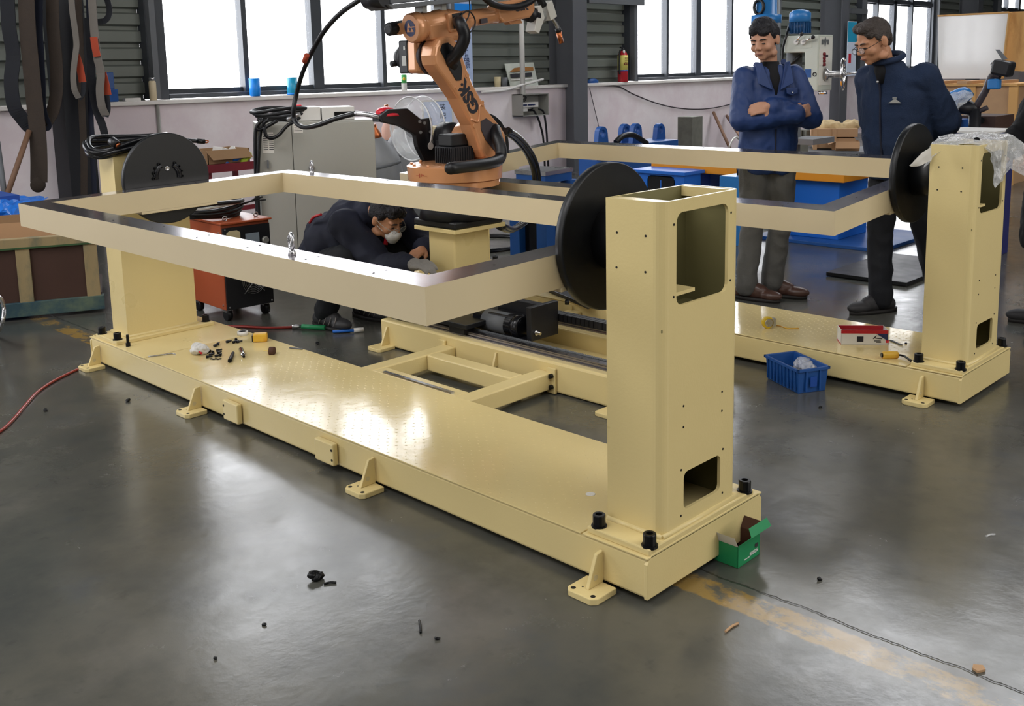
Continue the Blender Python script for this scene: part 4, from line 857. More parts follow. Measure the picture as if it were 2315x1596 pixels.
MB(gt).obox((LX * .4, -.0005, .0145), (.03, .0008, .0028)).build('small_print', 'white_plastic', gb); MB(gt).obox((LX * .84, -.0005, .038), (.018, .0008, .012)).build('dark_print', 'robot_dark', gb)
# hoses on the floor
MB().tube([at(x, y, Z=.007) for x, y in ((-60, 1010), (0, 975), (30, 948), (58, 915), (85, 886), (120, 862), (160, 842), (176, 835))], .007, 8).build('air_hose', 'hose_red', label='thin dark red air hose curving across the floor at the left edge', cat='hose')
ah = MB().tube([at(x, y, Z=.008) for x, y in ((470, 738), (540, 738), (600, 741), (650, 740), (672, 738))], .008, 8).build('air_line', 'hose_red', label='red air hose on the floor running to a green air gun coupling', cat='hose')
MB().cyl(at(660, 739, Z=.014), at(683, 737, Z=.014), .012, 12).build('coupling', 'zinc', ah); MB().cyl(at(683, 738, Z=.016), at(735, 741, Z=.016), .015, 12).build('air_gun_grip', 'tape_green' if 'tape_green' in MATS else 'green_box', ah)
bl = MB().cyl(at(752, 750, Z=.012), at(805, 747, Z=.012), .008, 10).build('blow_pipe', 'blue', label='blue air blow pipe on the floor by the crouching worker', cat='tool'); MB().cyl(at(800, 747, Z=.014), at(822, 745, Z=.014), .014, 10).build('white_fitting', 'white_plastic', bl)
for i in range(2): MB().tube([V((3.72 + .42 * cos(a) + .02 * i, 4.55 + .36 * sin(a), .01 + .012 * i)) for a in [2 * pi * q / 20 for q in range(20)]], .01, 8, closed=True, sub=3).build('floor_cable', 'rubber', label=('black cable loop lying flat on the floor behind the pedestal', 'second black cable loop stacked on the loop behind the pedestal')[i], cat='cable')
hs = thing('clear_hose', at(-10, 725, Z=0), 'clear plastic hose loop standing at the left edge by the crate', 'hose')
MB().tube([at(-15, 668, Y=4.2), at(2, 675, Y=4.2), at(9, 700, Y=4.2), at(5, 730, Y=4.15), at(-8, 760, Z=.01)], .011, 8).build('hose', 'zinc', hs)
# litter on the floor
lt = [(714, 1300, .022, 'crumpled black rubber scrap on the open floor', 'rubber scrap'), (488, 1487, .006, 'tiny black crumb at the lower left of the floor', 'crumb'), (596, 1412, .006, 'small dark crumb left of the floor centre', 'crumb'), (290, 905, .011, 'small dark chip on the floor below the far left foot bracket', 'chip'), (103, 927, .01, 'dark lump on the floor beside the red hose', 'lump'), (718, 776, .012, 'black rubber stub on the floor behind the front deck', 'stub'), (987, 1443, .007, 'round black crumb right of the floor centre', 'crumb'), (1855, 920, .008, 'black crumb on the floor below the blue bin', 'crumb'), (1854, 1309, .008, 'black crumb on the floor right of the green box', 'crumb')]
for px, py, r, lb, ct in lt:
    mb = MB(); p = at(px, py, Z=r * .5)
    for i in range(4): mb.ball(p + V((random.uniform(-r, r) * .5, random.uniform(-r, r) * .6, r * .12 * i - r * .1)), (r * .7, r * .6, r * .45))
    wrinkle(mb, r * .25, 90).build('floor_scrap', 'bolt_black', label=lb, cat=ct)
for (x0, y0, x1, y1, lb) in ((948, 1403, 951, 1430, 'short dark strip lying on the floor in front of the machine'), (732, 1320, 760, 1317, 'thin dark wire piece beside the black rubber scrap'), (1640, 1428, 1669, 1409, 'thin straw piece lying near the yellow line'), (2250, 1208, 2230, 1212, 'shred of clear film on the right part of the floor')):
    a, b = at(x0, y0, Z=.003), at(x1, y1, Z=.003)
    MB().tube([a, (a + b) / 2 + V((.003, .002, .001)), b], .0035, 6).build('floor_sliver', 'wrap' if 'film' in lb else ('wood_pale' if 'straw' in lb else 'bolt_black'), label=lb, cat='sliver')
MB().prism([at(a, b, Z=.001) for a, b in ((2200, 1506), (2222, 1508), (2228, 1518), (2210, 1522), (2198, 1514))], (0, 0, .006)).build('leaf_scrap', 'wood_pale', label='pale curled paper scrap on the floor at the lower right', cat='scrap')
MB().box(4.35, 5.3, 1.15, 1.72, 0.004, .03).build('floor_plate', 'black_steel', label='thick dark steel plate lying on the floor behind the older man', cat='plate', bevel=.003)
MB().tube([V((3.5 + i * .5, 4.9 + i * .2, .02)) for i in range(3)], .02, 8).build('steel_bar', 'steel_grey', label='long grey steel bar on the floor far behind the pedestal', cat='bar')
# ---------------------------------------------------------------- lifting slings by the left column
mat('dark_column', '26282d', .7)
struct(MB().box(at(150, 300, Y=7.5).x, at(214, 300, Y=7.5).x, 7.5, 7.8, 0, 8), 'trim_7', 'dark_column')
def ribbon(mb, pts, w_, t=.006, mi=0, sub=5, twist=0.):
    P = [V(p) for p in pts]; Q = []; m = len(P)
    for i in range(m - 1):
        p1, p2 = P[i], P[i + 1]; p0 = P[i - 1] if i else p1 * 2 - p2; p3 = P[i + 2] if i + 2 < m else p2 * 2 - p1
        for k in range(sub):
            u = k / sub; Q.append(.5 * ((2 * p1) + (p2 - p0) * u + (2 * p0 - 5 * p1 + 4 * p2 - p3) * u * u + (3 * p1 - p0 - 3 * p2 + p3) * u ** 3))
    Q.append(P[-1]); vs = []; n = len(Q)
    for i, p in enumerate(Q):
        tg = (Q[min(n - 1, i + 1)] - Q[max(0, i - 1)]).normalized(); a = .75 + twist * i / n; out = V((-cos(a), -sin(a), 0)); sd = tg.cross(out)
        sd = sd.normalized() if sd.length > .05 else V((1, 0, 0)); nn_ = sd.cross(tg).normalized()
        for s, q in ((-1, -1), (1, -1), (1, 1), (-1, 1)): vs.append(p + sd * (s * w_ / 2) + nn_ * (q * t / 2))
    fs = [(4 * i + a, 4 * i + (a + 1) % 4, 4 * i + 4 + (a + 1) % 4, 4 * i + 4 + a) for i in range(n - 1) for a in range(4)] + [(3, 2, 1, 0), (4 * n - 4, 4 * n - 3, 4 * n - 2, 4 * n - 1)]
    return mb.add(vs, fs, mi)
def sling(pts, w_, m, Y, label, twist=0.):
    o = ribbon(MB(), [at(a, b, Y=Y + (c[0] if c else 0)) for a, b, *c in pts], w_, .008, twist=twist).build('lifting_sling', m, label=label, cat='sling', group='lifting slings by the left column'); return o
sling([(15, -40), (20, 60), (30, 125), (25, 185), (32, 240), (48, 265), (66, 286), (80, 290)], .12, 'web_black', 7.3, 'dark sling loop hanging at the far left with its bend crossing the brown sling')
sling([(58, -40), (62, 60), (70, 150), (78, 230), (85, 300), (88, 360), (88, 412)], .135, 'web_brown', 7.22, 'wide brown sling hanging lowest at the left edge', .2)
MB().ball(at(86, 418, Y=7.22), (.065, .03, .065)).build('sling_end', 'web_brown', bpy.data.objects['lifting_sling.001'])
sling([(118, -40), (120, 60), (127, 140), (128, 200), (120, 248), (104, 276), (90, 290)], .11, 'web_brown', 7.3, 'brown-black sling hanging just left of the dark column')
sling([(92, -40), (92, 80), (98, 180), (99, 235), (104, 262), (112, 282), (108, 291), (97, 288)], .035, 'web_navy', 7.25, 'narrow navy sling with a small hook-shaped end')
sling([(72, -40), (84, 40), (90, 120), (92, 200), (88, 260)], .07, 'web_navy', 7.33, 'navy sling behind the wide brown sling')
def eye_sling(pts, w_, eyeL, eyeR, label):
    o = sling(pts, w_, 'web_grey', 7.2, label)
    ribbon(MB(), [at(a, b, Y=7.2) for a, b in eyeL], w_ * .8).build('sling_eye', 'web_black', o)
    ribbon(MB(), [at(a, b, Y=7.22) for a, b in eyeR], w_ * 1.25).build('sling_sleeve', 'web_orange', o); return o
o = eye_sling([(160, -40), (163, 20), (170, 70), (173, 100), (171, 122), (166, 165), (168, 200), (178, 222)], .05, [(189, 186), (187, 212), (178, 224)], [(172, 124), (180, 150), (187, 186)], 'grey sling with an orange eye on the dark column')
o = eye_sling([(205, -40), (210, 30), (214, 80), (220, 130), (228, 165), (226, 205), (230, 240), (240, 262)], .07, [(240, 215), (243, 245), (238, 264)], [(229, 164), (236, 190), (241, 215)], 'grey sling with a red-orange eye right of the dark column')
ribbon(MB(), [at(a, b, Y=7.18) for a, b in ((212, 84), (215, 106), (220, 128))], .062).build('sling_patch', 'web_orange', o)
sling([(228, -40), (244, 5), (247, 30), (238, 46), (220, 50)], .05, 'web_black', 7.25, 'short black sling loop at the top right of the column')
sling([(200, 40), (206, 130), (207, 180), (216, 240), (232, 285), (240, 318)], .07, 'web_black', 7.28, 'long black sling tapering down to the cable coil', 1.2)
sling([(176, -40), (182, 120), (184, 215), (188, 300), (190, 370), (190, 440)], .06, 'web_brown', 7.35, 'brown sling hanging down the middle of the dark column')
sling([(200, -40), (203, 130), (205, 240), (208, 320), (212, 400), (214, 440)], .045, 'web_navy', 7.35, 'navy sling hanging down the right edge of the dark column')
for (x0, y0, x1, y1, lb, m) in ((66, 296, 12, 452, 'brown wooden stick leaning by the lifting slings', 'wood_stick'), (-6, 320, 14, 470, 'grey stick leaning at the left edge of the picture', 'steel_grey')):
    MB().cyl(at(x1, y1, Y=7.0), at(x0, y0, Y=7.25), .022, 10).build('leaning_stick', m, label=lb, cat='stick')
# ---------------------------------------------------------------- wooden crate with tarp, left edge
c0 = V((.545, 4.71, 0)); c1 = V((-.55, 5.19, 0)); ex = (c1 - c0).normalized(); ey = V((-ex.y, ex.x, 0)); ey = ey if ey.y > 0 else -ey
ct = frame3(c0, -ex, ey); LX = (c1 - c0).length; HZ = .51
T = ct @ Matrix.Translation((-LX, 0, 0))
cr = thing('wooden_crate', c0 + ex * LX / 2, 'big wooden crate with dark brown panels at the left edge', 'crate')
CW = .75
for a in ((0.02, LX - .02, .012, .03), (.02, LX - .02, CW - .03, CW - .012)): MB(T).box(a[0], a[1], a[2], a[3], .1, HZ - .05).build('panel', 'wood_panel', cr)
for x in (.02, LX - .03): MB(T).box(x - .008, x + .008, .03, CW - .03, .1, HZ - .05).build('panel', 'wood_panel', cr)
for x in (.0, .36, LX - .47, LX - .085): MB(T).box(x, x + .08, -.006, .02, .1, HZ - .05).build('batten', 'wood_crate', cr, bevel=.003)
MB(T).box(-.02, LX + .01, -.012, .05, HZ - .06, HZ).build('top_rail', 'wood_crate', cr, bevel=.004); MB(T).box(-.02, LX + .01, CW - .05, CW, HZ - .06, HZ).build('top_rail', 'wood_crate', cr, bevel=.004)
MB(T).box(LX - .05, LX + .01, .05, CW - .05, HZ - .06, HZ).build('top_rail', 'wood_crate', cr, bevel=.004)
mat('rail_blue', '2c4650', .7, var=.2, c2='5a6a5a', c2amt=.4)
MB(T).box(-.02, LX + .012, -.014, .05, .02, .11).build('bottom_rail', 'rail_blue', cr, bevel=.004)
mat('green_line', '31502e', .7); MB(T).box(-.02, LX + .011, -.0135, -.008, HZ - .066, HZ - .055).build('green_edge', 'green_line', cr)
MB(T).box(.05, LX, .04, CW - .04, .1, .12).build('floor_board', 'wood_panel', cr)
cb = T @ V((LX * .55, .3, .12))
for i, (x, y, h, a, m) in enumerate(((LX * .55, .12, .47, -.1, 'cardboard'), (LX * .72, .3, .5, -.14, 'cardboard_in'))):
    TT = T @ Matrix.Translation((x, y, .12)) @ Matrix.Rotation(a, 4, 'X')
    MB(TT).box(-.42, .3, 0, .014, 0, h).build('cardboard_sheet', m, label=('pinkish cardboard sheet standing in the crate front', 'brown cardboard sheet standing deeper in the crate')[i], cat='cardboard')
rows = [[at(a, b, Y=5.75) for a, b in ((-60, 520), (0, 514), (45, 512), (75, 520))], [at(a, b, Y=5.8) for a, b in ((-60, 485), (0, 482), (45, 480), (80, 490))], [at(a, b, Y=5.95) for a, b in ((-60, 456), (0, 455), (48, 452), (100, 452))], [at(a, b, Y=6.5) for a, b in ((-60, 450), (0, 449), (50, 447), (105, 446))]]
tp_ = wrap(rows, 'blue_tarp', 'crumpled blue tarp covering a pile behind the wooden crate', 'tarp', .04)
MB().box(-.6, .55, 5.98, 6.45, 0, .66).build('tarp_pile', 'blue_dark', label='pile of goods under the blue tarp behind the crate', cat='pile')
# ---------------------------------------------------------------- things on the window sill
SZ = 1.2435
def sill(px, Y=8.06): return V((at(px, 200, Y=Y).x, Y, SZ))
def turned(name, p, prof, m, label, cat, group=None): return MB().lathe(prof, p, (0, 0, 1), 24).build(name, m, label=label, cat=cat, group=group)
p = sill(345, 8.0); th = turned('thermos_flask', p, [(0, .032), (.004, .036), (.17, .036), (.19, .03)], 'cream_bottle', 'slim cream flask with steel lid on the window sill', 'bottle'); MB().lathe([(0, .03), (.03, .03), (.034, .024)], p + V((0, 0, .19)), (0, 0, 1), 20).build('lid', 'zinc', th)
for px, m, h, lb in ((576, 'sky_blue', .19, 'bright blue plastic cup on the sill, the left one'), (661, 'teal_blue', .19, 'teal blue cup on the sill, the right one of two')):
    cu = turned('plastic_cup', sill(px, 7.99), [(0, .046), (.01, .056), (h, .058), (h, .05), (.02, .045)], m, lb, 'cup')
    if px > 600: MB().lathe([(0, .058), (.012, .064), (.02, .056)], sill(px, 7.99), (0, 0, 1), 24).build('foot_ring', 'sky_blue', cu)
p = sill(914, 8.0); bo = turned('drink_carton', p, [(0, .034), (.09, .034), (.1, .034)], 'white_plastic', 'small white and green drink can on the window sill', 'can'); MB().lathe([(0, .0345), (.1, .0345), (.104, .02)], p + V((0, 0, .088)), (0, 0, 1), 24).build('green_label', 'green_label', bo)
MB().ball(p + V((-.02, -.026, .14)), (.018, .012, .022)).build('label_spot', 'yellow', bo)
bb = MB().obox(sill(249, 8.05) + V((0, 0, .06)), (.1, .1, .12), Matrix.Rotation(.2, 4, 'Z')).obox(sill(249, 8.05) + V((-.01, 0, .2)), (.08, .08, .16), Matrix.Rotation(-.1, 4, 'Z')).build('blue_fitting', 'blue_deep', label='blue metal fitting standing at the left end of the sill', cat='fitting', bevel=.006)
MB().obox(sill(296, 8.0) + V((0, 0, .015)), (.16, .06, .03)).build('white_packet', 'white_plastic', label='flat white packet lying on the sill beside the flask', cat='packet', bevel=.004)
MB().cyl((at(358, 240, Y=7.98).x, 7.98, .0), (at(356, 240, Y=7.98).x, 7.98, 1.2), .018, 10).build('wall_conduit', 'grey_alu', label='thin grey conduit running down the back wall', cat='pipe')
# ---------------------------------------------------------------- red trolley and its carton
RX0, RX1, RY = at(468, 380, Y=6.2).x, at(600, 380, Y=6.2).x, 6.2; RZ = at(470, 378, Y=6.2).z
rt = thing('red_trolley', ((RX0 + RX1) / 2, RY + .25, 0), 'dark red steel trolley frame behind the orange welding source', 'trolley')
for x in (RX0, RX1 - .04):
    for y in (RY, RY + .46): MB().box(x, x + .04, y, y + .04, 0, RZ).build('leg', 'red_dark', rt)
MB().box(RX0 - .03, RX1 + .02, RY - .02, RY + .52, RZ - .02, RZ + .01).box(RX0 - .03, RX1 + .02, RY - .03, RY - .02, RZ - .05, RZ + .02).build('top_tray', 'red_dark', rt)
MB().box(RX0, RX1, RY, RY + .02, RZ - .4, RZ - .36).box(RX0, RX1, RY, RY + .02, RZ - .34 + .1, RZ - .21).build('cross_rail', 'red_dark', rt)
k0 = at(471, 372, Y=6.25); k1 = at(566, 374, Y=6.25); zc = RZ + .011
tx, TT = carton('cardboard_box', V(((k0.x + k1.x) / 2, 6.42, zc)), 0, k1.x - k0.x, .34, .12, .006, ['cardboard_in'], 'open brown cardboard box full of odds and ends on the red trolley')
MB(TT).prism([(-.22, -.17, .12), (.18, -.17, .12), (.2, -.22, .04), (-.18, -.22, .04)], (0, -.004, .002)).build('flap', 'cardboard_in', tx)
bz = zc + .08
def near(px, py, Y=6.4): return at(px, py, Y=Y)
MB().obox(near(512, 350), (.2, .16, .09), Matrix.Rotation(.35, 4, 'Y')).build('white_box', 'white_plastic', label='white box tilted in the cardboard box on the trolley', cat='box', bevel=.004)
MB().cyl(near(522, 340, 6.5), near(540, 348, 6.5), .045, 18).build('white_roll', 'white_plastic', label='white paper roll in the cardboard box on the trolley', cat='roll')
mb = MB()
for i in range(5): mb.ball(near(528, 364, 6.28) + V((.035 * (i - 2), .02 * (i % 2), .012 * (i % 3))), (.05, .04, .04))
wrinkle(blob(mb, .012, 3), .012, 18).build('blue_cloth', 'blue', label='crumpled blue cloth bundle spilling from the cardboard box', cat='cloth')
mat('lime', 'b4d13c', .5, var=.15); mb = MB()
for i in range(4): mb.ball(near(556, 362, 6.26) + V((.02 * (i - 1.5), .02 * (i % 2), .014 * i)), (.035, .03, .035))
wrinkle(blob(mb, .01, 2), .01, 25).build('lime_packet', 'lime', label='lime green packet beside the blue cloth', cat='packet')
# ---------------------------------------------------------------- grey control cabinet
CO = at(578, 279, Y=4.75); CH = CO.z; CO.z = 0
KT = frame3(CO, (.88, -.475, 0), (.475, .88, 0)); KI = KT.inverted()
_r = CAM_D + CAM_R * ((847 - PCX) / FPX) + CAM_U * ((PCY - 271) / FPX); _n = V((.475, .88, 0)); _t = (CO - CAM_P).dot(_n) / _r.dot(_n); CWD = (KI @ (CAM_P + _r * _t)).x; CD_ = .42
cbn = thing('control_cabinet', KT @ V((CWD / 2, CD_ / 2, 0)), 'large grey control cabinet behind the orange welding source', 'cabinet')
MB(KT).box(0, CWD, .02, CD_, .06, CH).build('cabinet_body', 'grey_cab', cbn, bevel=.006)
def on_front(px, py):
    r = CAM_D + CAM_R * ((px - PCX) / FPX) + CAM_U * ((PCY - py) / FPX); return KI @ (CAM_P + r * ((CO - CAM_P).dot(_n) / r.dot(_n)))
xs_ = on_front(671, 500).x
MB(KT).box(.004, xs_ - .002, 0, .02, .1, CH - .012).build('front_panel', 'grey_cab', cbn, bevel=.004); MB(KT).box(xs_ + .002, CWD - .004, 0, .02, .1, CH - .012).build('front_panel', 'grey_cab', cbn, bevel=.004)
MB(KT).box(.02, CWD - .02, .05, CD_ - .02, 0, .06).build('plinth', 'plastic_black', cbn)
MB(KT).box(-.012, 0, .03, .1, on_front(570, 318).z, on_front(570, 302).z).build('hinge', 'teal_blue', cbn)
def flab(x0, x1, y0, y1, name, m, par, d=-.0015): a, b = on_front(x0, y0), on_front(x1, y1); return MB(KT).box(a.x, b.x, d, 0.0002, b.z, a.z).build(name, m, par)
lb_ = flab(591, 620, 300, 346, 'data_label', 'paper', cbn); a = on_front(594, 302); b = on_front(617, 302)
mb = MB(KT); x0, x1, z1 = a.x, b.x, a.z
for i in range(9): mb.box(x0, x0 + (x1 - x0) * .45, -.0022, -.001, z1 - .012 - i * .013, z1 - .007 - i * .013).box(x0 + (x1 - x0) * .55, x1, -.0022, -.001, z1 - .012 - i * .013, z1 - .007 - i * .013)
mb.build('label_print', 'ink', lb_, kind='stuff')
l2 = flab(663, 685, 280, 300, 'data_label', 'paper', cbn)
mb = MB(KT)
for i in range(4): a = on_front(665, 283 + i * 4); mb.box(a.x, on_front(676 + (i % 2) * 6, 283).x, -.0022, -.001, a.z - .004, a.z)
mb.build('label_print', 'ink', l2, kind='stuff')
a = on_front(704, 379); MB(KT).lathe([(0, .02), (.01, .02), (.014, .012)], a, (0, -1, 0), 14).build('door_knob', 'zinc', cbn)
flab(603, 608, 362, 380, 'latch', 'steel_grey', cbn, -.02)
# on top of the cabinet
u0, u1 = on_front(671, 270).x, on_front(806, 270).x; um = u0 + (u1 - u0) * .42
wb = MB(KT).box(u0, um, .08, .36, CH + .001, CH + .1).build('white_module', 'white_plastic', label='flat white case with a red knob on the control cabinet', cat='case', bevel=.006)
MB(KT).lathe([(0, .02), (.015, .022), (.02, .015)], V((u0 + .03, .13, CH + .1)), (0, 0, 1), 14).build('red_knob', 'red_plastic', wb)
w2 = MB(KT).box(um + .01, u1, .08, .36, CH + .001, CH + .095).build('white_module', 'white_plastic', label='flat white case with a black slot at the right end of the cabinet top', cat='case', bevel=.006)
MB(KT).box(um + (u1 - um) * .4, u1 - .015, .074, .08, CH + .02, CH + .06).build('slot', 'bolt_black', w2)
bc = thing('cabinet_cables', KT @ V((.2, .15, CH)), 'black cables coiled on the control cabinet and hanging over its left edge', 'cable')
for i in range(5):
    MB(KT).tube([V((.2 + (.17 + .012 * i) * cos(a), .17 + (.1 + .006 * i) * sin(a), CH + .016 + .017 * i + .014 * sin(2 * a + i))) for a in [2 * pi * q / 14 for q in range(14)]], .0125, 8, closed=True).build('cable_loop', 'rubber', bc)
def fr_(px, py, k): p = on_front(px, py); p.y = -.02 - .02 * k; return p
for k, pts in enumerate(([(596, 270), (584, 280), (577, 300), (577, 360), (579, 430), (583, 520), (590, 610)], [(608, 270), (596, 278), (588, 300), (584, 350), (582, 420), (585, 500)], [(590, 272), (579, 285), (581, 292), (592, 291), (606, 283), (625, 272)], [(595, 285), (600, 305), (612, 311), (628, 304), (645, 285), (660, 275)])):
    MB(KT).tube([fr_(a, b, k) for a, b in pts], .0125, 8).build('hanging_cable', 'rubber', bc)
for i in range(3): p = on_front(650 + i * 9, 268 - i * 3); MB(KT).cyl((p.x, .02, CH + .02 + .012 * i), (p.x + .03, .0, CH + .03 + .012 * i), .015, 10).build('cable_plug', 'zinc', bc)
# ---------------------------------------------------------------- welding power source
w0 = at(513, 704, Z=.07); w1 = at(619, 683, Z=.07); w2_ = at(440, 684, Z=.07)
ex = w1 - w0; ex = V((1, -.06, 0)).normalized() * ex.length; wt = frame3(w0, ex, (0, 1, 0)); LX = .30; LX = ex.length; LY = .5
HW = at(505, 508, Y=w0.y + .02).z - .07
we = thing('welding_source', wt @ V((LX / 2, LY / 2, 0)) - V((0, 0, .07)), 'orange-red welding power source with black front on castors', 'welder')
MB(wt).box(0, LX, .012, LY, .0, HW).build('case', 'welder_red', we, bevel=.006)
MB(wt).box(.006, LX - .006, -.002, .014, .004, HW - .02).build('front_panel', 'plastic_black', we)
MB(wt).box(-.008, LX + .008, -.012, LY, HW, HW + .014).build('lid', 'welder_red', we, bevel=.004)
fz = lambda py: at(560, py, Y=w0.y).z - .07
m1 = MB(wt).box(LX * .09, LX * .36, -.006, -.002, HW * .74, HW * .9).prism([(LX * .09, -.006, HW * .9), (LX * .36, -.006, HW * .9), (LX * .3, -.006, HW * .925), (LX * .15, -.006, HW * .925)], (0, .004, 0)).build('meter', 'beige', we)
mat('lcd', '8b98a6', .2); MB(wt).box(LX * .47, LX * .75, -.006, -.002, HW * .72, HW * .87).build('meter', 'lcd', we)
MB(wt).lathe([(0, .022), (.02, .018)], (LX * .87, -.002, HW * .77), (0, -1, 0), 16).build('knob', 'grey_alu', we)
fanm = MB(wt)
for i in range(7): fanm.tube([(LX * .58 + (.012 + .0105 * i) * cos(a), -.008, HW * .3 + (.012 + .0105 * i) * sin(a)) for a in [2 * pi * q / 24 for q in range(24)]], .0013, 5, closed=True, sub=1)
for a in (pi / 4, 3 * pi / 4): fanm.cyl((LX * .58 - cos(a) * .095, -.008, HW * .3 - sin(a) * .095), (LX * .58 + cos(a) * .095, -.008, HW * .3 + sin(a) * .095), .0022, 6)
fanm.build('fan_guard', 'zinc', we)
hb = MB(wt)
for x, z in ((.02, .02), (LX - .02, .02), (.02, HW - .03), (.02, HW * .45), (LX - .02, HW * .45)): hb.cyl((x, -.002, z), (x, -.006, z), .005, 8)
for y, z in ((.04, .03), (LY - .05, .03), (.04, HW - .05), (.04, HW * .48), (LY - .05, HW - .05)): hb.cyl((0, y, z), (-.004, y, z), .006, 8)
hb.build('case_screw', 'zinc', we)
for x in (.03, LX - .04):
    for y in (.05, LY - .06):
        c = MB(wt).box(x - .02, x + .02, y - .02, y + .02, -.015, 0).build('castor', 'zinc', we); MB(wt).cyl((x - .016, y, -.035), (x + .016, y, -.035), .035, 18).build('wheel', 'rubber', c)
for x, y in ((.05, .05), (LX - .05, .08)):
    p = wt @ V((x, y, HW + .014)); MB().tube([p + V((cos(a) * .014, 0, .016 + sin(a) * .014)) for a in [2 * pi * q / 14 for q in range(14)]], .004, 6, closed=True, sub=1).build('lifting_eye', 'zinc', we)
wcx = wt @ V((LX * .25, LY * .6, HW + .014)); wcb = thing('welder_cables', wcx, 'black and white cables coiled on the welding source', 'cable')
for i in range(6): MB().tube([wcx + V(((.2 + .012 * (i % 3)) * cos(a) - .03, (.17 + .01 * i) * sin(a), .02 + .016 * i + .008 * sin(a * 2 + i))) for a in [2 * pi * q / 14 for q in range(14)]], .012 if i != 4 else .007, 8, closed=True).build('cable_loop', 'white_plastic' if i == 4 else 'rubber', wcb)
for i in range(3): MB().tube([wcx + V((.1, -.1, .06)), wcx + V((.19, -.16, .09)), wcx + V((.25 + .02 * i, -.17, .13 - .02 * i))], .005, 6).build('cable_end', 'rubber', wcb)
# ---------------------------------------------------------------- gas cylinders behind the cabinet
def gas(px, py, r, lean, Y, label, m):
    top = at(px, py, Y=Y); ax = V((lean, .12, 1)).normalized(); h = top.z / ax.z; base = top - ax * h
    o = MB().lathe([(0, r * .9), (.02, r), (h - .26, r), (h - .21, r * 1.015), (h - .19, r * .97), (h - .1, r * .8), (h - .03, r * .42), (h - .0, r * .3)], base, ax, 32).build('gas_cylinder', m, label=label, cat='gas cylinder', group='grey gas cylinders')
    MB().lathe([(0, r * 1.012), (.035, r * 1.012)], base + ax * (h - .25), ax, 32).build('collar', 'steel_grey', o)
    MB().lathe([(0, r * .3), (.03, r * .3), (.08, r * .16), (.12, r * .14)], top, ax, 14).build('valve', 'copper', o); return o
gas(852, 312, .15, -.16, 5.3, 'grey gas cylinder right beside the control cabinet', 'cyl_grey')
gas(905, 288, .19, -.2, 5.75, 'wide grey gas cylinder behind the clear spool cover', 'cyl_grey')
gas(880, 262, .14, -.22, 6.6, 'pinkish gas cylinder farthest back beside the wall', 'cyl_pink')
# ---------------------------------------------------------------- wall signs, conduit, breaker box
sp0 = at(990, 262, Y=7.5); sT = frame3(sp0, (.86, -.5, 0), (0.04, 0.03, 1)); sw, sh_ = .17, .17
sg = MB(sT).box(-sw, sw, -sh_ * 1.6, sh_, -.012, 0).build('area_sign', 'banner_blue', label='pale blue framed notice with three Chinese characters by the back wall', cat='sign')
for a in ((-sw - .02, sw + .02, sh_, sh_ + .02), (-sw - .02, -sw, -sh_ * 1.6, sh_), (sw, sw + .02, -sh_ * 1.6, sh_)): MB(sT).box(*a, -.015, .008).build('sign_frame', 'white_alu', sg)
for x in (-sw * .8, sw * .8): MB(sT).box(x - .012, x + .012, -sp0.z + .02, -sh_ * 1.5, -.014, .006).build('sign_stand', 'grey_alu', sg)
for i, ch in enumerate('装配区'): text(ch, .078, sT @ Matrix.Translation((.06, .1 - .105 * i, .002)), 'ink', sg, 'sign_character')
b0, b1 = at(1026, 100, Y=7.98), at(1068, 100, Y=7.98)
bs_ = MB().box(b0.x, b1.x, 7.985, 7.995, 1.25, 2.52).build('slogan_banner', 'banner_blue', label='tall pale blue banner with Chinese characters behind the robot arm', cat='banner')
MB().box(b0.x, b1.x, 7.983, 7.985, 2.05, 2.3).build('photo_print', 'sky_blue', bs_)
for i, ch in enumerate('高于品质'):
    p = at(1050 + i * 2.5, 100 + i * 16, Y=7.982); text(ch, .095, frame3(p, (1, 0, 0), (0, 0, 1)), 'navy', bs_, 'banner_character')
BX0, BX1 = at(1184, 240, Y=7.78).x, at(1243, 240, Y=7.78).x; BZ0, BZ1 = at(1210, 262, Y=7.78).z, at(1210, 212, Y=7.78).z
br = MB().box(BX0, BX1, 7.98, 7.999, BZ0, BZ1).box(BX0, BX0 + .012, 7.8, 7.98, BZ0, BZ1).box(BX1 - .012, BX1, 7.8, 7.98, BZ0, BZ1).box(BX0, BX1, 7.8, 7.98, BZ0, BZ0 + .012).box(BX0, BX1, 7.8, 7.98, BZ1 - .012, BZ1).build('breaker_box', 'grey_alu', label='open grey breaker box on the back wall beside the column', cat='breaker box')
bw_ = BX1 - BX0; bh = BZ1 - BZ0
MB().box(BX0 + .03, BX1 - .12, 7.88, 7.95, BZ0 + bh * .38, BZ0 + bh * .62).box(BX0 + .03, BX1 - .25, 7.9, 7.95, BZ0 + bh * .2, BZ0 + bh * .36).build('breaker_row', 'white_plastic', br, bevel=.004)
mb = MB()
for i in range(9): x = BX0 + .05 + i * (bw_ - .26) / 9 + (.02 if i > 3 else 0); mb.box(x, x + .02, 7.865, 7.882, BZ0 + bh * .47, BZ0 + bh * .53)
mb.build('breaker_lever', 'navy', br)
MB().box(BX0 + .2, BX0 + .28, 7.86, 7.93, BZ0 + bh * .2, BZ0 + bh * .32).build('terminal', 'plastic_black', br)
mb = MB()
for i in range(3): mb.tube([V((BX0 + .04 + .03 * i, 7.88, BZ0 + bh * .95)), V((BX0 + .1 + .02 * i, 7.86, BZ0 + bh * .85)), V((BX0 + .06 + .03 * i, 7.88, BZ0 + bh * .65))], .006, 6)
mb.build('inner_wire', 'rubber', br)
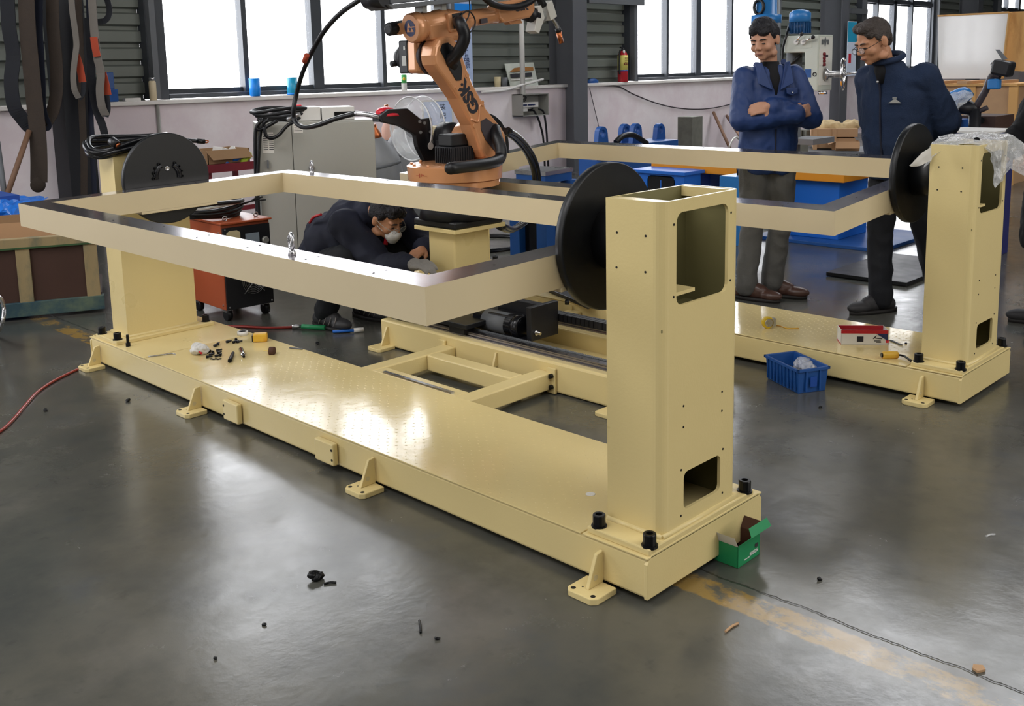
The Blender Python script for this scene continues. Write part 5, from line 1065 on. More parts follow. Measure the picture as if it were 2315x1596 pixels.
for pts in ([(1204, 246), (1214, 262), (1222, 285), (1229, 322)], [(1218, 246), (1228, 252), (1233, 275), (1237, 320)]):
    MB().tube([at(a, b, Y=7.83) for a, b in pts] + [at(pts[-1][0] + 4, 420, Y=7.83)], .014, 8).build('supply_cable', 'rubber', br)
px_ = at(1180, 100, Y=7.9).x
MB().cyl((at(1182, 200, Y=7.92).x, 7.92, BZ1), (at(1179, 100, Y=7.92).x, 7.92, 2.6), .035, 16).build('white_conduit', 'white_plastic', label='white plastic conduit rising from the breaker box', cat='pipe')
MB().tube([at(1090, 208, Y=7.9), at(1140, 204, Y=7.9), at(1180, 192, Y=7.9), at(1228, 179, Y=7.9)], .018, 10).build('loose_pipe', 'white_plastic', label='slanting white plastic pipe lying along the sill by the breaker box', cat='pipe')
cz0, cz1 = at(1155, 199, Y=8.0), at(1143, 142, Y=8.1)
bcv = MB().prism([at(1155, 199, Y=8.0), at(1218, 196, Y=8.0), at(1206, 141, Y=8.13), at(1141, 144, Y=8.13)], (0, .012, 0)).build('box_cover', 'machine_white', label='rust-stained breaker box cover leaning on the sill behind the conduit', cat='cover')
MB().prism([at(1155, 176, Y=8.04), at(1203, 173, Y=8.04), at(1201, 164, Y=8.06), at(1153, 167, Y=8.06)], (0, -.006, 0)).build('cover_slot', 'ink', bcv)
mat('rust', '9a6a36', .8, var=.25); MB().prism([at(1152, 163, Y=8.068), at(1206, 159, Y=8.068), at(1205, 152, Y=8.085), at(1180, 151, Y=8.088), at(1162, 154, Y=8.082)], (0, -.004, 0)).build('rust_stain', 'rust', bcv)
MB().prism([at(1155, 182, Y=8.028), at(1204, 179, Y=8.028), at(1204, 176, Y=8.034), at(1155, 179, Y=8.034)], (0, -.006, 0)).build('cover_rail', 'white_plastic', bcv)
turned('paper_cup', V((at(1125, 190, Y=8.02).x, 8.02, SZ)), [(0, .04), (.13, .045)], 'beige', 'beige cup on the sill right of the robot arm', 'cup'); turned('grey_cup', V((at(1139, 190, Y=8.02).x, 8.02, SZ)), [(0, .045), (.12, .055)], 'steel_grey', 'dark grey cup on the sill beside the beige cup', 'cup')
# fire extinguisher
p = V((at(1408, 150, Y=8.0).x, 8.0, SZ)); h = at(1408, 115, Y=8.0).z - SZ
fe = MB().lathe([(0, .07), (.01, .078), (h - .09, .078), (h - .03, .06), (h, .025)], p, (0, 0, 1), 28).build('fire_extinguisher', 'red', label='red fire extinguisher with yellow label standing on the sill', cat='fire extinguisher')
MB().lathe([(0, .0788), (h * .5, .0788)], p + V((0, 0, h * .36)), (0, 0, 1), 28).build('yellow_label', 'label_yellow', fe); MB().lathe([(0, .0792), (.02, .0792)], p + V((0, 0, h * .34)), (0, 0, 1), 28).build('blue_band', 'blue_dark', fe)
mb = MB()
for i in range(3): mb.box(p.x - .055 - .01 + .035 * i, p.x - .04 + .035 * i, p.y - .081 + .004 * abs(i - 1), p.y - .078, p.z + h * .55, p.z + h * .6)
for i in range(3): mb.box(p.x - .05, p.x + .03 - .01 * i, p.y - .081, p.y - .076, p.z + h * .76 - .03 * i, p.z + h * .775 - .03 * i)
mb.build('label_print', 'red_dark', fe)
MB().cyl(p + V((0, 0, h)), p + V((0, 0, h + .04)), .022, 12).box(p.x - .06, p.x + .03, p.y - .012, p.y + .012, p.z + h + .04, p.z + h + .06).build('valve', 'plastic_black', fe); MB().tube([p + V((-.02, 0, h + .02)), p + V((-.1, -.02, h - .02)), p + V((-.11, -.02, h - .3)), p + V((-.1, -.03, h * .25))], .012, 8).build('hose', 'rubber', fe)
MB().lathe([(0, .024), (.01, .024)], p + V((-.04, -.05, h - .01)), (0, -1, 0), 14).build('gauge', 'paper', fe)
MB().tube([at(a, b, Y=7.97) for a, b in ((1330, 190), (1372, 194), (1400, 196), (1430, 212), (1480, 232), (1530, 244), (1580, 247), (1625, 242), (1680, 228))], .009, 6).build('wall_cable', 'robot_dark', label='thin dark cable sagging along the white back wall', cat='cable')
MB().tube([at(a, b, Y=7.97) for a, b in ((1333, 200), (1345, 250), (1352, 280), (1356, 310))], .006, 6).build('wall_wire', 'robot_dark', label='thin wire hanging down the wall beside the column', cat='cable')
MB().ball(at(1340, 185, Y=8.03), (.12, .05, .05)).build('rag', 'teal_blue' if False else 'blue_deep', label='dark blue rag on the sill beside the column', cat='rag')
for (x0, y0, x1, y1, lb) in ((1613, 254, 1650, 335, 'rusty bar leaning on the back wall, left of two'), (1643, 262, 1668, 300, 'rusty bar leaning on the wall behind the young man')):
    t_ = at(x0, y0, Y=7.95); b_ = at(x1, y1, Y=7.4); b_ = t_ + (b_ - t_) * (t_.z / max(.2, t_.z - b_.z)); MB().cyl(b_, t_, .026, 8).build('rusty_bar', 'wood_stick', label=lb, cat='bar')
gbx = at(1560, 325, Y=7.3); MB().obox((gbx.x, 7.3, .35), (.32, .25, .7), Matrix.Rotation(.1, 4, 'Z')).build('grey_block', 'grey_dirty', label='dirty grey block standing at the wall left of the leaning bars', cat='block')
MB().tube([at(1648, 334, Y=6.9), at(1655, 318, Y=6.9), at(1664, 310, Y=6.9), at(1672, 316, Y=6.9)], .014, 8).tube([at(1648, 334, Y=6.9), V((at(1648, 334, Y=6.9).x, 6.9, 0))], .014, 8).build('bent_pipe', 'white_alu', label='bent pale pipe standing beside the young man', cat='pipe')
# ---------------------------------------------------------------- blue and orange machines behind the rear positioner
def lug(par, px, py0, Y):
    c = at(px, py0 + 10, Y=Y); r = .085; pts = [V((c.x + r * cos(a), Y, c.z + r * sin(a))) for a in [pi * i / 8 for i in range(9)]] + [V((c.x - r * 1.5, Y, c.z - .32)), V((c.x + r * 1.5, Y, c.z - .32))]
    o = MB().prism(pts, (0, .07, 0)).build('lug', 'blue_deep', par, bevel=.004)
    cu = temp(MB().cyl((c.x, Y - .1, c.z), (c.x, Y + .2, c.z), .048, 20)); boolean(o, [cu]); return o
lf_ = thing('lug_fixture', (at(1430, 330, Y=6.3).x, 6.4, 0), 'dark blue steel fixture with four round-eyed lugs by the back wall', 'fixture')
for i, px in enumerate((1364, 1417, 1442, 1495)): lug(lf_, px, 286 - i * .8 + (6 if i == 0 else 0), 6.3 if i % 2 else 6.1)
a, b = at(1350, 330, Y=6.2).x, at(1512, 330, Y=6.2).x
MB().box(a, b, 6.05, 6.5, .0, at(1430, 318, Y=6.2).z - .03).build('fixture_base', 'blue_deep', lf_, bevel=.006)
MB().tube([at(1392, 322, Y=6.0), at(1408, 308, Y=6.0), at(1430, 305, Y=6.0), at(1450, 316, Y=6.0), at(1462, 324, Y=6.0)], .035, 8).build('cable_bundle', 'rubber', label='black cable bundle hung on the blue lug fixture', cat='cable')
OX = 5.5
oz0, oz1 = at(1908, 414, X=OX).z, at(1908, 385, X=OX).z; oy0, oy1 = at(1908, 405, X=OX).y, at(1472, 373, X=OX).y
om = thing('orange_beam_machine', (OX + .4, (oy0 + oy1) / 2, 0), 'orange table on bright blue pedestals behind the rear positioner', 'machine')
MB().box(OX, OX + .75, oy0, oy1, oz0, oz1 + .02).build('table_beam', 'orange', om, bevel=.006)
p0, p1 = at(1893, 440, X=OX + .05).y, at(1783, 440, X=OX + .05).y
MB().box(OX + .08, OX + .6, p0, p1, .03, oz0).build('pedestal', 'blue', om, bevel=.006)
MB().box(OX - .1, OX + .9, p0 - .45, p1 + .25, 0, .03).build('foot_plate', 'blue_deep', om, bevel=.004)
p0, p1 = at(1625, 410, X=OX + .5).y, at(1570, 410, X=OX + .5).y
MB().box(OX + .35, OX + .7, p0, p1, 0, oz0).build('pedestal', 'blue_dark', om, bevel=.006)
q0, q1 = at(1546, 400, X=OX - .3).y, at(1437, 395, X=OX - .3).y; qz = at(1500, 386, X=OX - .3).z
qb = MB().box(OX - .3, OX - .04, q0, q1, 0, qz - .03).build('blue_stand', 'blue', label='bright blue machine base with a rounded opening behind the front turning disc', cat='machine', bevel=.004)
MB().box(OX - .33, OX - .02, q0 - .03, q1 + .03, qz - .03, qz).build('top_plate', 'blue', qb, bevel=.003)
oc = at(1494, 420, X=OX - .3); cu = temp(MB().prism([V((OX - .31, oc.y + x, oc.z - .05 + z)) for x, z in [(p.x, p.z) for p in rrect(0, 0, .3, .28, .05)]], (.1, 0, 0))); boolean(qb, [cu])
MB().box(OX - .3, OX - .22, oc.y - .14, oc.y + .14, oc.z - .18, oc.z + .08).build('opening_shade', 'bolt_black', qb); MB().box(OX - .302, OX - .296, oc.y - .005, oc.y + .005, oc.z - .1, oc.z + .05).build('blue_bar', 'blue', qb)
z_ = at(1650, 399, X=OX - .5); bb2 = MB().box(OX - .5, OX - .25, z_.y - .1, z_.y + .1, 0, z_.z).build('blue_case', 'blue_motor', label='small light blue case behind the young man at the orange beam', cat='case', bevel=.006); MB().cyl((OX - .38, z_.y, z_.z), (OX - .4, z_.y, z_.z + .12), .008, 8).build('pin', 'bolt_black', bb2)
TZ = .72; tq = [at(1163, 384, Z=TZ), at(1233, 389, Z=TZ), at(1296, 378.5, Z=TZ), at(1216, 375, Z=TZ)]
tb = thing('steel_table', sum(tq, V()) / 4 * 1 - V((0, 0, TZ)), 'low blue table with a bare steel top behind the robot', 'table'); MB().prism(tq, (0, 0, -.03)).build('table_top', 'zinc', tb)
cen = sum(tq, V()) / 4; MB().prism([cen + (q - cen) * .95 + V((0, 0, -.03)) for q in tq], (0, 0, -.06)).build('apron', 'blue_deep', tb)
for q in tq: w_ = cen + (q - cen) * .88; MB().box(w_.x - .05, w_.x + .05, w_.y - .05, w_.y + .05, 0, TZ - .09).build('leg', 'blue_deep', tb)
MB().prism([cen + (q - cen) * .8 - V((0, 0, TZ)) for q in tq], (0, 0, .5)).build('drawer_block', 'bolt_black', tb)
# ---------------------------------------------------------------- drilling machines
DX0 = 6.2
def dp(px, py): return at(px, py, X=DX0)
yA, yB, yC = dp(1850, 100).y, dp(1773, 100).y, dp(1818, 160).y; zT, zM, zL = dp(1810, 80).z, dp(1800, 119).z, dp(1830, 206).z
dr_ = thing('drilling_machine', (DX0 + .15, yA + .2, 0), 'white drilling machine head with blue motor and chrome handwheel', 'machine')
dh = MB().prism([(DX0, yA, zL), (DX0, yC, zL), (DX0, yC, zM), (DX0, yB, zM), (DX0, yB, zT), (DX0, yA, zT)], (.27, 0, 0)).build('head_casting', 'machine_white', dr_, bevel=.008)
MB().box(DX0 + .02, DX0 + .25, yA - .004, yA, zL + .05, zT - .02).build('front_plate', 'machine_white2', dh)
MB().box(DX0 - .004, DX0, yA + .06, yB - .06, zM + .04, zT - .03).build('control_plate', 'machine_white', dh)
for a, b, c, d in ((1803, 95, 1812, 77), (1818, 95, 1838, 84)):
    l_ = MB().cyl(V((DX0 - .03, dp(a, b).y, dp(a, b).z)), V((DX0, dp(a, b).y, dp(a, b).z)), .022, 16).build('lever_hub', 'white_plastic', dh)
    MB().cyl(V((DX0 - .025, dp(a, b).y, dp(a, b).z)), at(c, d, X=DX0 - .06), .008, 8).build('lever', 'chrome', l_); MB().ball(at(c, d, X=DX0 - .06), .018).build('lever_knob', 'plastic_black', l_)
fy = yA - .005
def df(px, py): return at(px, py, Y=fy)
MB().box(df(1857, 0).x, df(1877, 0).x, fy - .003, fy, df(1860, 148).z, df(1860, 111).z).build('switch_plate', 'paper', dh)
for py in (122, 131, 138, 146): MB().cyl(df(1861, py), df(1861, py) - V((0, .02, 0)), .014, 12).build('push_button', 'red_dark', dh)
MB().box(df(1864, 0).x, df(1875, 0).x, fy - .004, fy - .002, df(1865, 129).z, df(1865, 124).z).build('plate_print', 'ink', dh)
em_ = df(1865.5, 95); e_ = MB()
e_.prism([em_ + V((x, 0, z)) for x, z in ((0, .045), (.025, .01), (0, -.045), (-.025, .01))], (0, -.003, 0)); 
for s in (-1, 1): e_.box(em_.x + s * .05 - .016, em_.x + s * .05 + .016, fy - .003, fy, em_.z - .022, em_.z + .022)
e_.build('maker_mark', 'steel_grey', dh)
hc = df(1866, 168); hw = MB().lathe([(0, .06), (.02, .055), (.03, .03), (.16, .03), (.17, .02)], hc, (0.35, -1, 0), 20).build('feed_hub', 'zinc', dh)
hx = hc + V((.35, -1, 0)).normalized() * .15; u_ = V((1, .35, 0)).normalized()
MB().tube([hx + u_ * (cos(a) * .1) + V((0, 0, 1)) * (sin(a) * .13) for a in [2 * pi * q / 24 for q in range(24)]], .013, 8, closed=True, sub=1).build('handwheel', 'chrome', dh)
mb = MB()
for a in (.5, 2.6, 4.7): mb.cyl(hx, hx + u_ * (cos(a) * .1) + V((0, 0, 1)) * (sin(a) * .13), .01, 8)
mb.build('spoke', 'chrome', dh); MB().cyl(hx + u_ * .1, hx + u_ * .1 + V((.1, -.1, .01)), .01, 8).build('crank_handle', 'chrome', dh)
MB().box(DX0 - .003, DX0, dp(1838, 0).y, dp(1824, 0).y, dp(1830, 175).z, dp(1830, 156).z).build('blue_plate', 'blue_deep', dh); MB().tube([V((DX0 - .004, dp(1842, 168).y + cos(a) * .016, dp(1842, 168).z + sin(a) * .016)) for a in [2 * pi * q / 14 for q in range(14)]], .004, 6, closed=True, sub=1).build('ring_mark', 'ink', dh)
mo = at(1808, 76, X=DX0 + .13); mtop = at(1808, 24, X=DX0 + .13)
mm = MB().lathe([(0, .085), (mtop.z - mo.z - .1, .085)], mo, (0, 0, 1), 30).build('motor', 'blue_motor_dark', dr_)
mb = MB()
for i in range(22): a = 2 * pi * i / 22; R = Matrix.Rotation(a, 4, 'Z'); mb.obox(mo + V((cos(a) * .09, sin(a) * .09, (mtop.z - mo.z - .1) / 2)), (.016, .006, mtop.z - mo.z - .11), R)
mb.build('cooling_fin', 'blue_motor_dark', mm); MB().lathe([(0, .095), (.075, .095), (.1, .07), (.11, .03)], mo + V((0, 0, mtop.z - mo.z - .1)), (0, 0, 1), 30).build('fan_cover', 'blue_motor', mm)
MB().cyl(at(1860, 206, X=DX0 + .1), at(1860, 213, X=DX0 + .1), .04, 16).build('spindle', 'chrome', dr_)
cx_ = DX0 + .15; MB().cyl((cx_, yB - .02, 0), (cx_, yB - .02, zT), .07, 24).build('column', 'steel_grey', dr_); MB().box(cx_ - .3, cx_ + .3, yA - .1, yB + .15, 0, .1).build('base', 'machine_white', dr_, bevel=.01)
MB().box(cx_ - .2, cx_ + .2, yA, yB - .06, .75, .8).build('work_table', 'steel_grey', dr_)
MB().tube([at(1783, 60, X=DX0 + .1), at(1778, 80, X=DX0 - .02), at(1770, 110, X=DX0 - .03), at(1768, 150, X=DX0 - .03)], .012, 8).build('motor_cable', 'rubber', dr_)
MB().cyl(at(1810, 125, X=DX0 + .08), at(1772, 160, X=DX0 + .08), .016, 8).build('drip_hose', 'rubber', dr_)
D2 = 8.3; m0, m1 = at(1732, 53, X=D2), at(1732, -60, X=D2)
d2 = thing('second_drilling_machine', (D2, m0.y, 0), 'blue upright motor on a steel column behind the young man', 'machine')
MB().lathe([(0, .16), (.0, .17), (.09, .17), (.1, .12), (.5, .11)], m0, (0, 0, 1), 28).build('motor', 'blue_motor', d2)
MB().tube([m0 + V((-.13, .02, .18 + .0)) + V((0, cos(a) * .06, sin(a) * .08)) for a in [2 * pi * q / 16 for q in range(16)]], .018, 8, closed=True, sub=1).build('motor_hose', 'rubber', d2)
MB().cyl((m0.x, m0.y - .1, 0), (m0.x, m0.y - .1, m0.z), .075, 20).build('column', 'steel_grey', d2); MB().box(m0.x - .3, m0.x + .3, m0.y - .35, m0.y + .3, 0, .08).build('base', 'steel_grey', d2)
# ---------------------------------------------------------------- bench with crate and carton, right of the young man
bh_ = .62; bA, bB = at(1795, 344, Z=bh_), at(1960, 344, Z=bh_)
be = thing('work_bench', ((bA.x + bB.x) / 2 + .2, (bA.y + bB.y) / 2, 0), 'dark low bench carrying the wooden box, behind the two standing men', 'bench')
bt_ = frame3(bA, bB - bA, (1, 1, 0)); BL = (bB - bA).length
MB(bt_).box(-.1, BL + .1, 0, .7, -.05, 0).build('bench_top', 'steel_grey', be)
for x in (0, BL - .08):
    for y in (.05, .6): MB(bt_).box(x, x + .08, y, y + .08, -bh_, -.05).build('leg', 'steel_grey', be)
def bx_(name, pxa, pxb, pyt, Yd, m, label, h0=0.):
    a, b = at(pxa, 340, Z=bh_), at(pxb, 340, Z=bh_); T2 = frame3(a + V((0, 0, h0)), b - a, (1, 1, 0)); T2 = T2 @ Matrix.Translation((0, Yd, 0)); L_ = (b - a).length; h = at((pxa + pxb) / 2, pyt, Y=(T2 @ V((L_ / 2, 0, 0))).y).z - bh_ - h0
    return T2, L_, h
T2, L_, h = bx_('w', 1838, 1935, 291, .12, '', '')
wbx = thing('wooden_box', T2 @ V((L_ / 2, .15, 0)), 'pale wooden box with cream cloth on top, on the dark bench', 'box')
MB(T2).box(0, L_, 0, .32, 0.01, h * .55).build('lower_board', 'wood_pale', wbx, bevel=.003); MB(T2).box(-.02, L_ + .02, -.02, .34, h * .6, h).build('upper_board', 'wood_pale', wbx, bevel=.003)
for x in (.0, L_ * .45): MB(T2).box(x, x + .04, -.03, 0, 0, h).build('batten', 'wood_pale', wbx)
mb = MB()
for i in range(9): mb.ball(T2 @ V((.08 + i * L_ * .09, .14, h + .01 + .025 * sin(i * .9))), (.07, .09, .045))
mat('cloth_cream', 'd5bd92', .85, var=.1)
wrinkle(blob(mb, .012, 3), .02, 14).build('cream_cloth', 'cloth_cream', label='bunched cream cloth lying on the pale wooden box', cat='cloth')
T3, L3, h3 = bx_('c', 1888, 1942, 321, -.06, '', '')
cx2, CT = carton('brown_carton', T3 @ V((L3 / 2, .1, 0)), math.atan2((T3 @ V((1, 0, 0)) - T3 @ V((0, 0, 0))).y, (T3 @ V((1, 0, 0)) - T3 @ V((0, 0, 0))).x), L3, .2, max(.06, h3), .004, ['cardboard'], 'open brown cardboard carton in front of the pale wooden box')
MB(CT).prism([(-L3 / 2, -.1, h3), (-L3 / 2, .1, h3), (-L3 / 2 - .07, .1, h3 + .01), (-L3 / 2 - .07, -.1, h3 - .03)], (0, 0, .004)).prism([(-L3 / 2, -.1, h3), (L3 / 2, -.1, h3), (L3 / 2, -.15, h3 - .06), (-L3 / 2, -.15, h3 - .06)], (0, 0, .004)).build('flap', 'cardboard', cx2)
for i in range(4):
    p = at(1800 + i * 11, 338 - (i % 2) * 14, Z=bh_ + .04); MB().obox(p + V((.1, .1, .0 + .05 * (i % 2))), (.1, .1, .1 + .06 * (i % 2)), Matrix.Rotation(.4 * i, 4, 'Z')).build('cast_part', 'grey_dirty', label='grey cast metal part on the bench left of the wooden box', cat='part', group='cast parts on the bench', bevel=.006)
# ---------------------------------------------------------------- right background: board, crates, wrapped machine
KX = 10.5
def kp(px, py, dx=0.): return at(px, py, X=KX + dx)
wbz0, wbz1 = kp(2200, 176).z, kp(2200, 33).z
wh = MB().prism([kp(2122, 178), kp(2262, 178), kp(2279, 30), kp(2120, 38)], (.03, 0, 0)).build('white_board', 'whiteboard', label='large white board leaning on wooden crates at the right', cat='board')
MB().prism([kp(2120, 38, -.012), kp(2279, 30, -.012), kp(2279, 26, -.012), kp(2119, 34, -.012)], (.05, 0, 0)).prism([kp(2279, 30, -.012), kp(2262, 178, -.012), kp(2266, 178, -.012), kp(2282, 29, -.012)], (.05, 0, 0)).build('board_edge', 'plywood', wh)
MB().prism([kp(2272, 160, .1), kp(2400, 165, .1), kp(2400, 22, .1), kp(2281, 27, .1)], (.025, 0, 0)).build('plywood_sheet', 'plywood', label='knotty plywood sheet leaning right of the white board', cat='board')
ck = thing('wooden_crate', (KX + .3, kp(2190, 250).y, 0), 'pale wooden crate under the white board', 'crate')
zc0 = kp(2180, 183).z
MB().box(KX - .1, KX + .8, kp(2300, 200).y, kp(2118, 200).y, .12, zc0 - .06).build('crate_body', 'wood_pale', ck)
for px in (2118, 2205, 2300): y_ = kp(px, 200).y; MB().box(KX - .13, KX - .1, y_ - .05, y_ + .05, 0, zc0 - .06).build('batten', 'plywood', ck)
MB().box(KX - .15, KX + .82, kp(2310, 200).y, kp(2110, 200).y, zc0 - .06, zc0 - .035).build('crate_lid', 'plywood', ck)
for px in (2124, 2185, 2245): y_ = kp(px, 180).y; MB().box(KX - .14, KX + .7, y_ - .06, y_ + .06, zc0 - .035, zc0).build('skid', 'wood_pale', ck)
MB().box(KX - .12, KX + .7, kp(2300, 200).y, kp(2118, 200).y, 0, .12).build('crate_foot', 'wood_pale', ck)
QX = 7.2
def qp(px, py, dx=0.): return at(px, py, X=QX + dx)
wm = thing('wrapped_machine', (QX + .1, qp(2165, 250).y, 0), 'blue machine wrapped in clear film between the two men on the right', 'machine')
MB().box(QX - .1, QX + .2, qp(2172, 270).y, qp(2120, 270).y, 0, qp(2150, 270).z).build('machine_body', 'blue_deep', wm, bevel=.01)
mb = MB().cap(qp(2140, 232), qp(2178, 215), .075).cap(qp(2178, 215), qp(2193, 214), .03).ball(qp(2150, 245), (.1, .1, .09)); mb.build('machine_head', 'blue_motor', wm)
mb = MB().cap(qp(2170, 242), qp(2197, 245), .06).build('gear_motor', 'plastic_black', wm)
rows = [[qp(2130, 225, -.12), qp(2150, 210, -.12), qp(2175, 203, -.1), qp(2197, 208, -.06)], [qp(2132, 245, -.13), qp(2150, 235, -.14), qp(2172, 222, -.12), qp(2200, 218, -.06)], [qp(2138, 262, -.12), qp(2150, 258, -.13), qp(2162, 248, -.12), qp(2178, 235, -.1)], [qp(2143, 272, -.11), qp(2148, 270, -.11), qp(2152, 266, -.11), qp(2158, 260, -.1)]]
wrap(rows, 'clear_film', 'clear film hanging over the blue wrapped machine', amp=.02)
ar = thing('balancer_arm', (QX + .2, qp(2250, 250).y, 0), 'black jointed tool arm with a square head, left of the dark coat', 'tool arm')
MB().tube([qp(2262, 172), qp(2250, 170), qp(2240, 175), qp(2228, 205), qp(2205, 245)], .03, 10).build('arm_tube', 'robot_dark', ar); MB().tube([qp(2200, 246), qp(2215, 250), qp(2232, 243)], .022, 8).build('arm_tube', 'robot_dark', ar)
MB().obox(qp(2268, 154), (.14, .16, .13), Matrix.Rotation(.2, 4, 'X')).build('arm_head', 'plastic_black', ar, bevel=.02); MB().prism([qp(2250, 112), qp(2258, 112), qp(2277, 134), qp(2266, 136)], (.02, 0, 0)).build('flap', 'steel_grey', ar)
MB().tube([qp(2242, 168), qp(2245, 155), qp(2241, 142), qp(2252, 141)], .008, 6).build('wire_bow', 'zinc', ar); MB().obox(qp(2248, 190), (.08, .1, .09)).build('blue_cap', 'blue_motor', ar, bevel=.015)
MB().cyl(V((QX, qp(2205, 246).y, 0)), qp(2205, 246), .05, 14).build('arm_post', 'plastic_black', ar)
eb_ = thing('engine_bench', (QX + .1, qp(2210, 290).y, 0), 'brown bench of machine parts behind the rear post', 'bench')
MB().box(QX + .32, QX + .8, qp(2250, 290, .32).y, qp(2165, 290, .32).y, 0, qp(2200, 262, .32).z).build('bench_body', 'wood_panel', eb_, bevel=.004)
for px in (2190, 2218): MB().cyl(qp(px, 272, .3), qp(px, 272, .33), .03, 14).build('bore', 'bolt_black', eb_)
turned('clear_bottle', V((QX + .38, qp(2188, 270, .38).y, qp(2200, 262, .32).z)), [(0, .04), (.12, .04), (.16, .02), (.19, .02)], 'wrap', 'clear plastic bottle on the brown parts bench', 'bottle')
SX = 5.6
def sp_(px, py, dx=0.): return at(px, py, X=SX + dx)
nb = MB().box(SX, SX + .4, sp_(2250, 310).y, sp_(2130, 310).y, 0, sp_(2190, 300).z).build('navy_cabinet', 'blue_navy', label='navy blue cabinet with white edges behind the older man', cat='cabinet', bevel=.004)
MB().box(SX - .02, SX + .42, sp_(2252, 310).y, sp_(2128, 310).y, sp_(2190, 300).z, sp_(2190, 296).z).build('white_edge', 'white_plastic', nb)
MB().box(SX - .03, SX, sp_(2180, 318).y, sp_(2130, 318).y, sp_(2160, 318).z, sp_(2160, 309).z).build('white_rail', 'white_plastic', nb)
mat('banner_pale', 'd5dff0', .6)
pb0, pb1 = at(1916, 100, Y=7.6).x, at(1936, 100, Y=7.6).x
ps = MB().box(pb0, pb1, 7.6, 7.61, 1.2, at(1925, 48, Y=7.6).z).build('wall_poster', 'banner_pale', label='narrow pale poster with red marks beside the right column', cat='poster')
for i in range(3): MB().box(pb0 + .06, pb0 + .16, 7.597, 7.6, at(1925, 121 + i * 7, Y=7.6).z - .06, at(1925, 121 + i * 7, Y=7.6).z).build('red_mark', 'red_plastic', ps)
MB().box(pb0, pb1, 7.598, 7.6, at(1925, 95, Y=7.6).z, at(1925, 50, Y=7.6).z).build('blue_print', 'teal_blue', ps)
# ---------------------------------------------------------------- people
def merge(*ms):
    o = MB()
    for m in ms:
        n = len(o.v); o.v += m.v; o.f += [tuple(i + n for i in f) for f in m.f]; o.m += m.m; o.sm += m.sm
    return o
def head_skin(H, wide=1.):
    m = MB(H); w_ = wide
    m.ball((0, -.012, .142), (.074 * w_, .094, .088)); m.ball((0, .02, .095), (.064 * w_, .072, .09)); m.ball((0, .03, .045), (.05 * w_, .052, .042)); m.ball((0, .062, .02), (.026, .022, .02))
    for s in (-1, 1):
        m.ball((s * .038 * w_, .058, .078), (.026, .026, .026)); m.ball((s * .03, .074, .131), (.028, .016, .011)); m.ball((s * .05 * w_, .0, .03), (.018, .035, .022))
        m.ball((s * .03, .074, .108), (.017, .015, .011)); m.ball((s * .012, .1, .076), (.009, .011, .008))
        m.ball((s * .079 * w_, -.008, .103), (.009, .02, .032), Matrix.Rotation(s * .3, 4, 'Z')); m.ball((s * .084 * w_, -.012, .118), (.006, .016, .016))
    m.cap((0, .088, .122), (0, .108, .083), .008, .0125); m.ball((0, .088, .05), (.023, .012, .0055)); m.ball((0, .085, .04), (.02, .012, .007)); m.ball((0, .075, .058), (.026, .016, .012))
    return m
def face_parts(H, par, brow, glasses=None, mouth=True):
    for s in (-1, 1):
        MB(H).ball((s * .03, .0845, .1045), (.0125, .0055, .004)).build('eye', 'eye_dark', par)
        MB(H).tube([(s * .013, .0925, .127), (s * .03, .0945, .132), (s * .047, .079, .128)], .004, 6).build('eyebrow', brow, par)
    if mouth: MB(H).tube([(-.021, .0935, .0455), (-.008, .0985, .046), (.008, .0985, .046), (.021, .0935, .0455)], .0032, 6).build('lips', 'lip', par)
    if glasses:
        g = MB(H)
        for s in (-1, 1):
            g.tube([(s * (.033 + .024 * cos(a)), .112 - .012 * abs(cos(a)) * .4, .098 + .017 * sin(a)) for a in [2 * pi * q / 16 for q in range(16)]], .0016, 5, closed=True, sub=1)
            g.tube([(s * .056, .108, .102), (s * .08, .06, .11), (s * .083, -.005, .118)], .0018, 5)
        g.tube([(-.01, .112, .1), (0, .116, .103), (.01, .112, .1)], .0016, 5)
        gl = g.build('glasses', glasses, par)
        ln = MB(H)
        for s in (-1, 1): ln.prism([(s * (.033 + .0235 * cos(a)), .1105, .098 + .0165 * sin(a)) for a in [2 * pi * q / 16 for q in range(16)]], (0, .001, 0))
        ln.build('lens', 'lens_glass', gl)
mat('lens_glass', 'dfe6ee', .05, alpha=.18, var=0, spec=1.)
def hair(H, par, m, fringe=True, thin=0.):
    h = MB(H); h.ball((0, -.022, .158 - thin), (.081, .094, .084)); h.ball((0, -.07, .115), (.062, .036, .062))
    for s in (-1, 1): h.ball((s * .066, -.028, .142), (.018, .05, .05)); h.ball((s * .07, .008, .15), (.014, .025, .034))
    if fringe: h.ball((0, .045, .196), (.066, .048, .036)); h.ball((-.03, .062, .17), (.04, .03, .026)); h.ball((.03, .058, .174), (.036, .03, .024)); h.ball((0, .0, .22), (.06, .06, .03))
    else: h.ball((-.03, .04, .2), (.05, .05, .03)); h.ball((.02, .03, .205), (.055, .05, .03)); h.ball((-.055, .045, .172), (.02, .03, .03))
    b = blob(h, .006, 3); wrinkle(b, .004, 70, (1, 1, .5)); return b.build('hair', m, par)
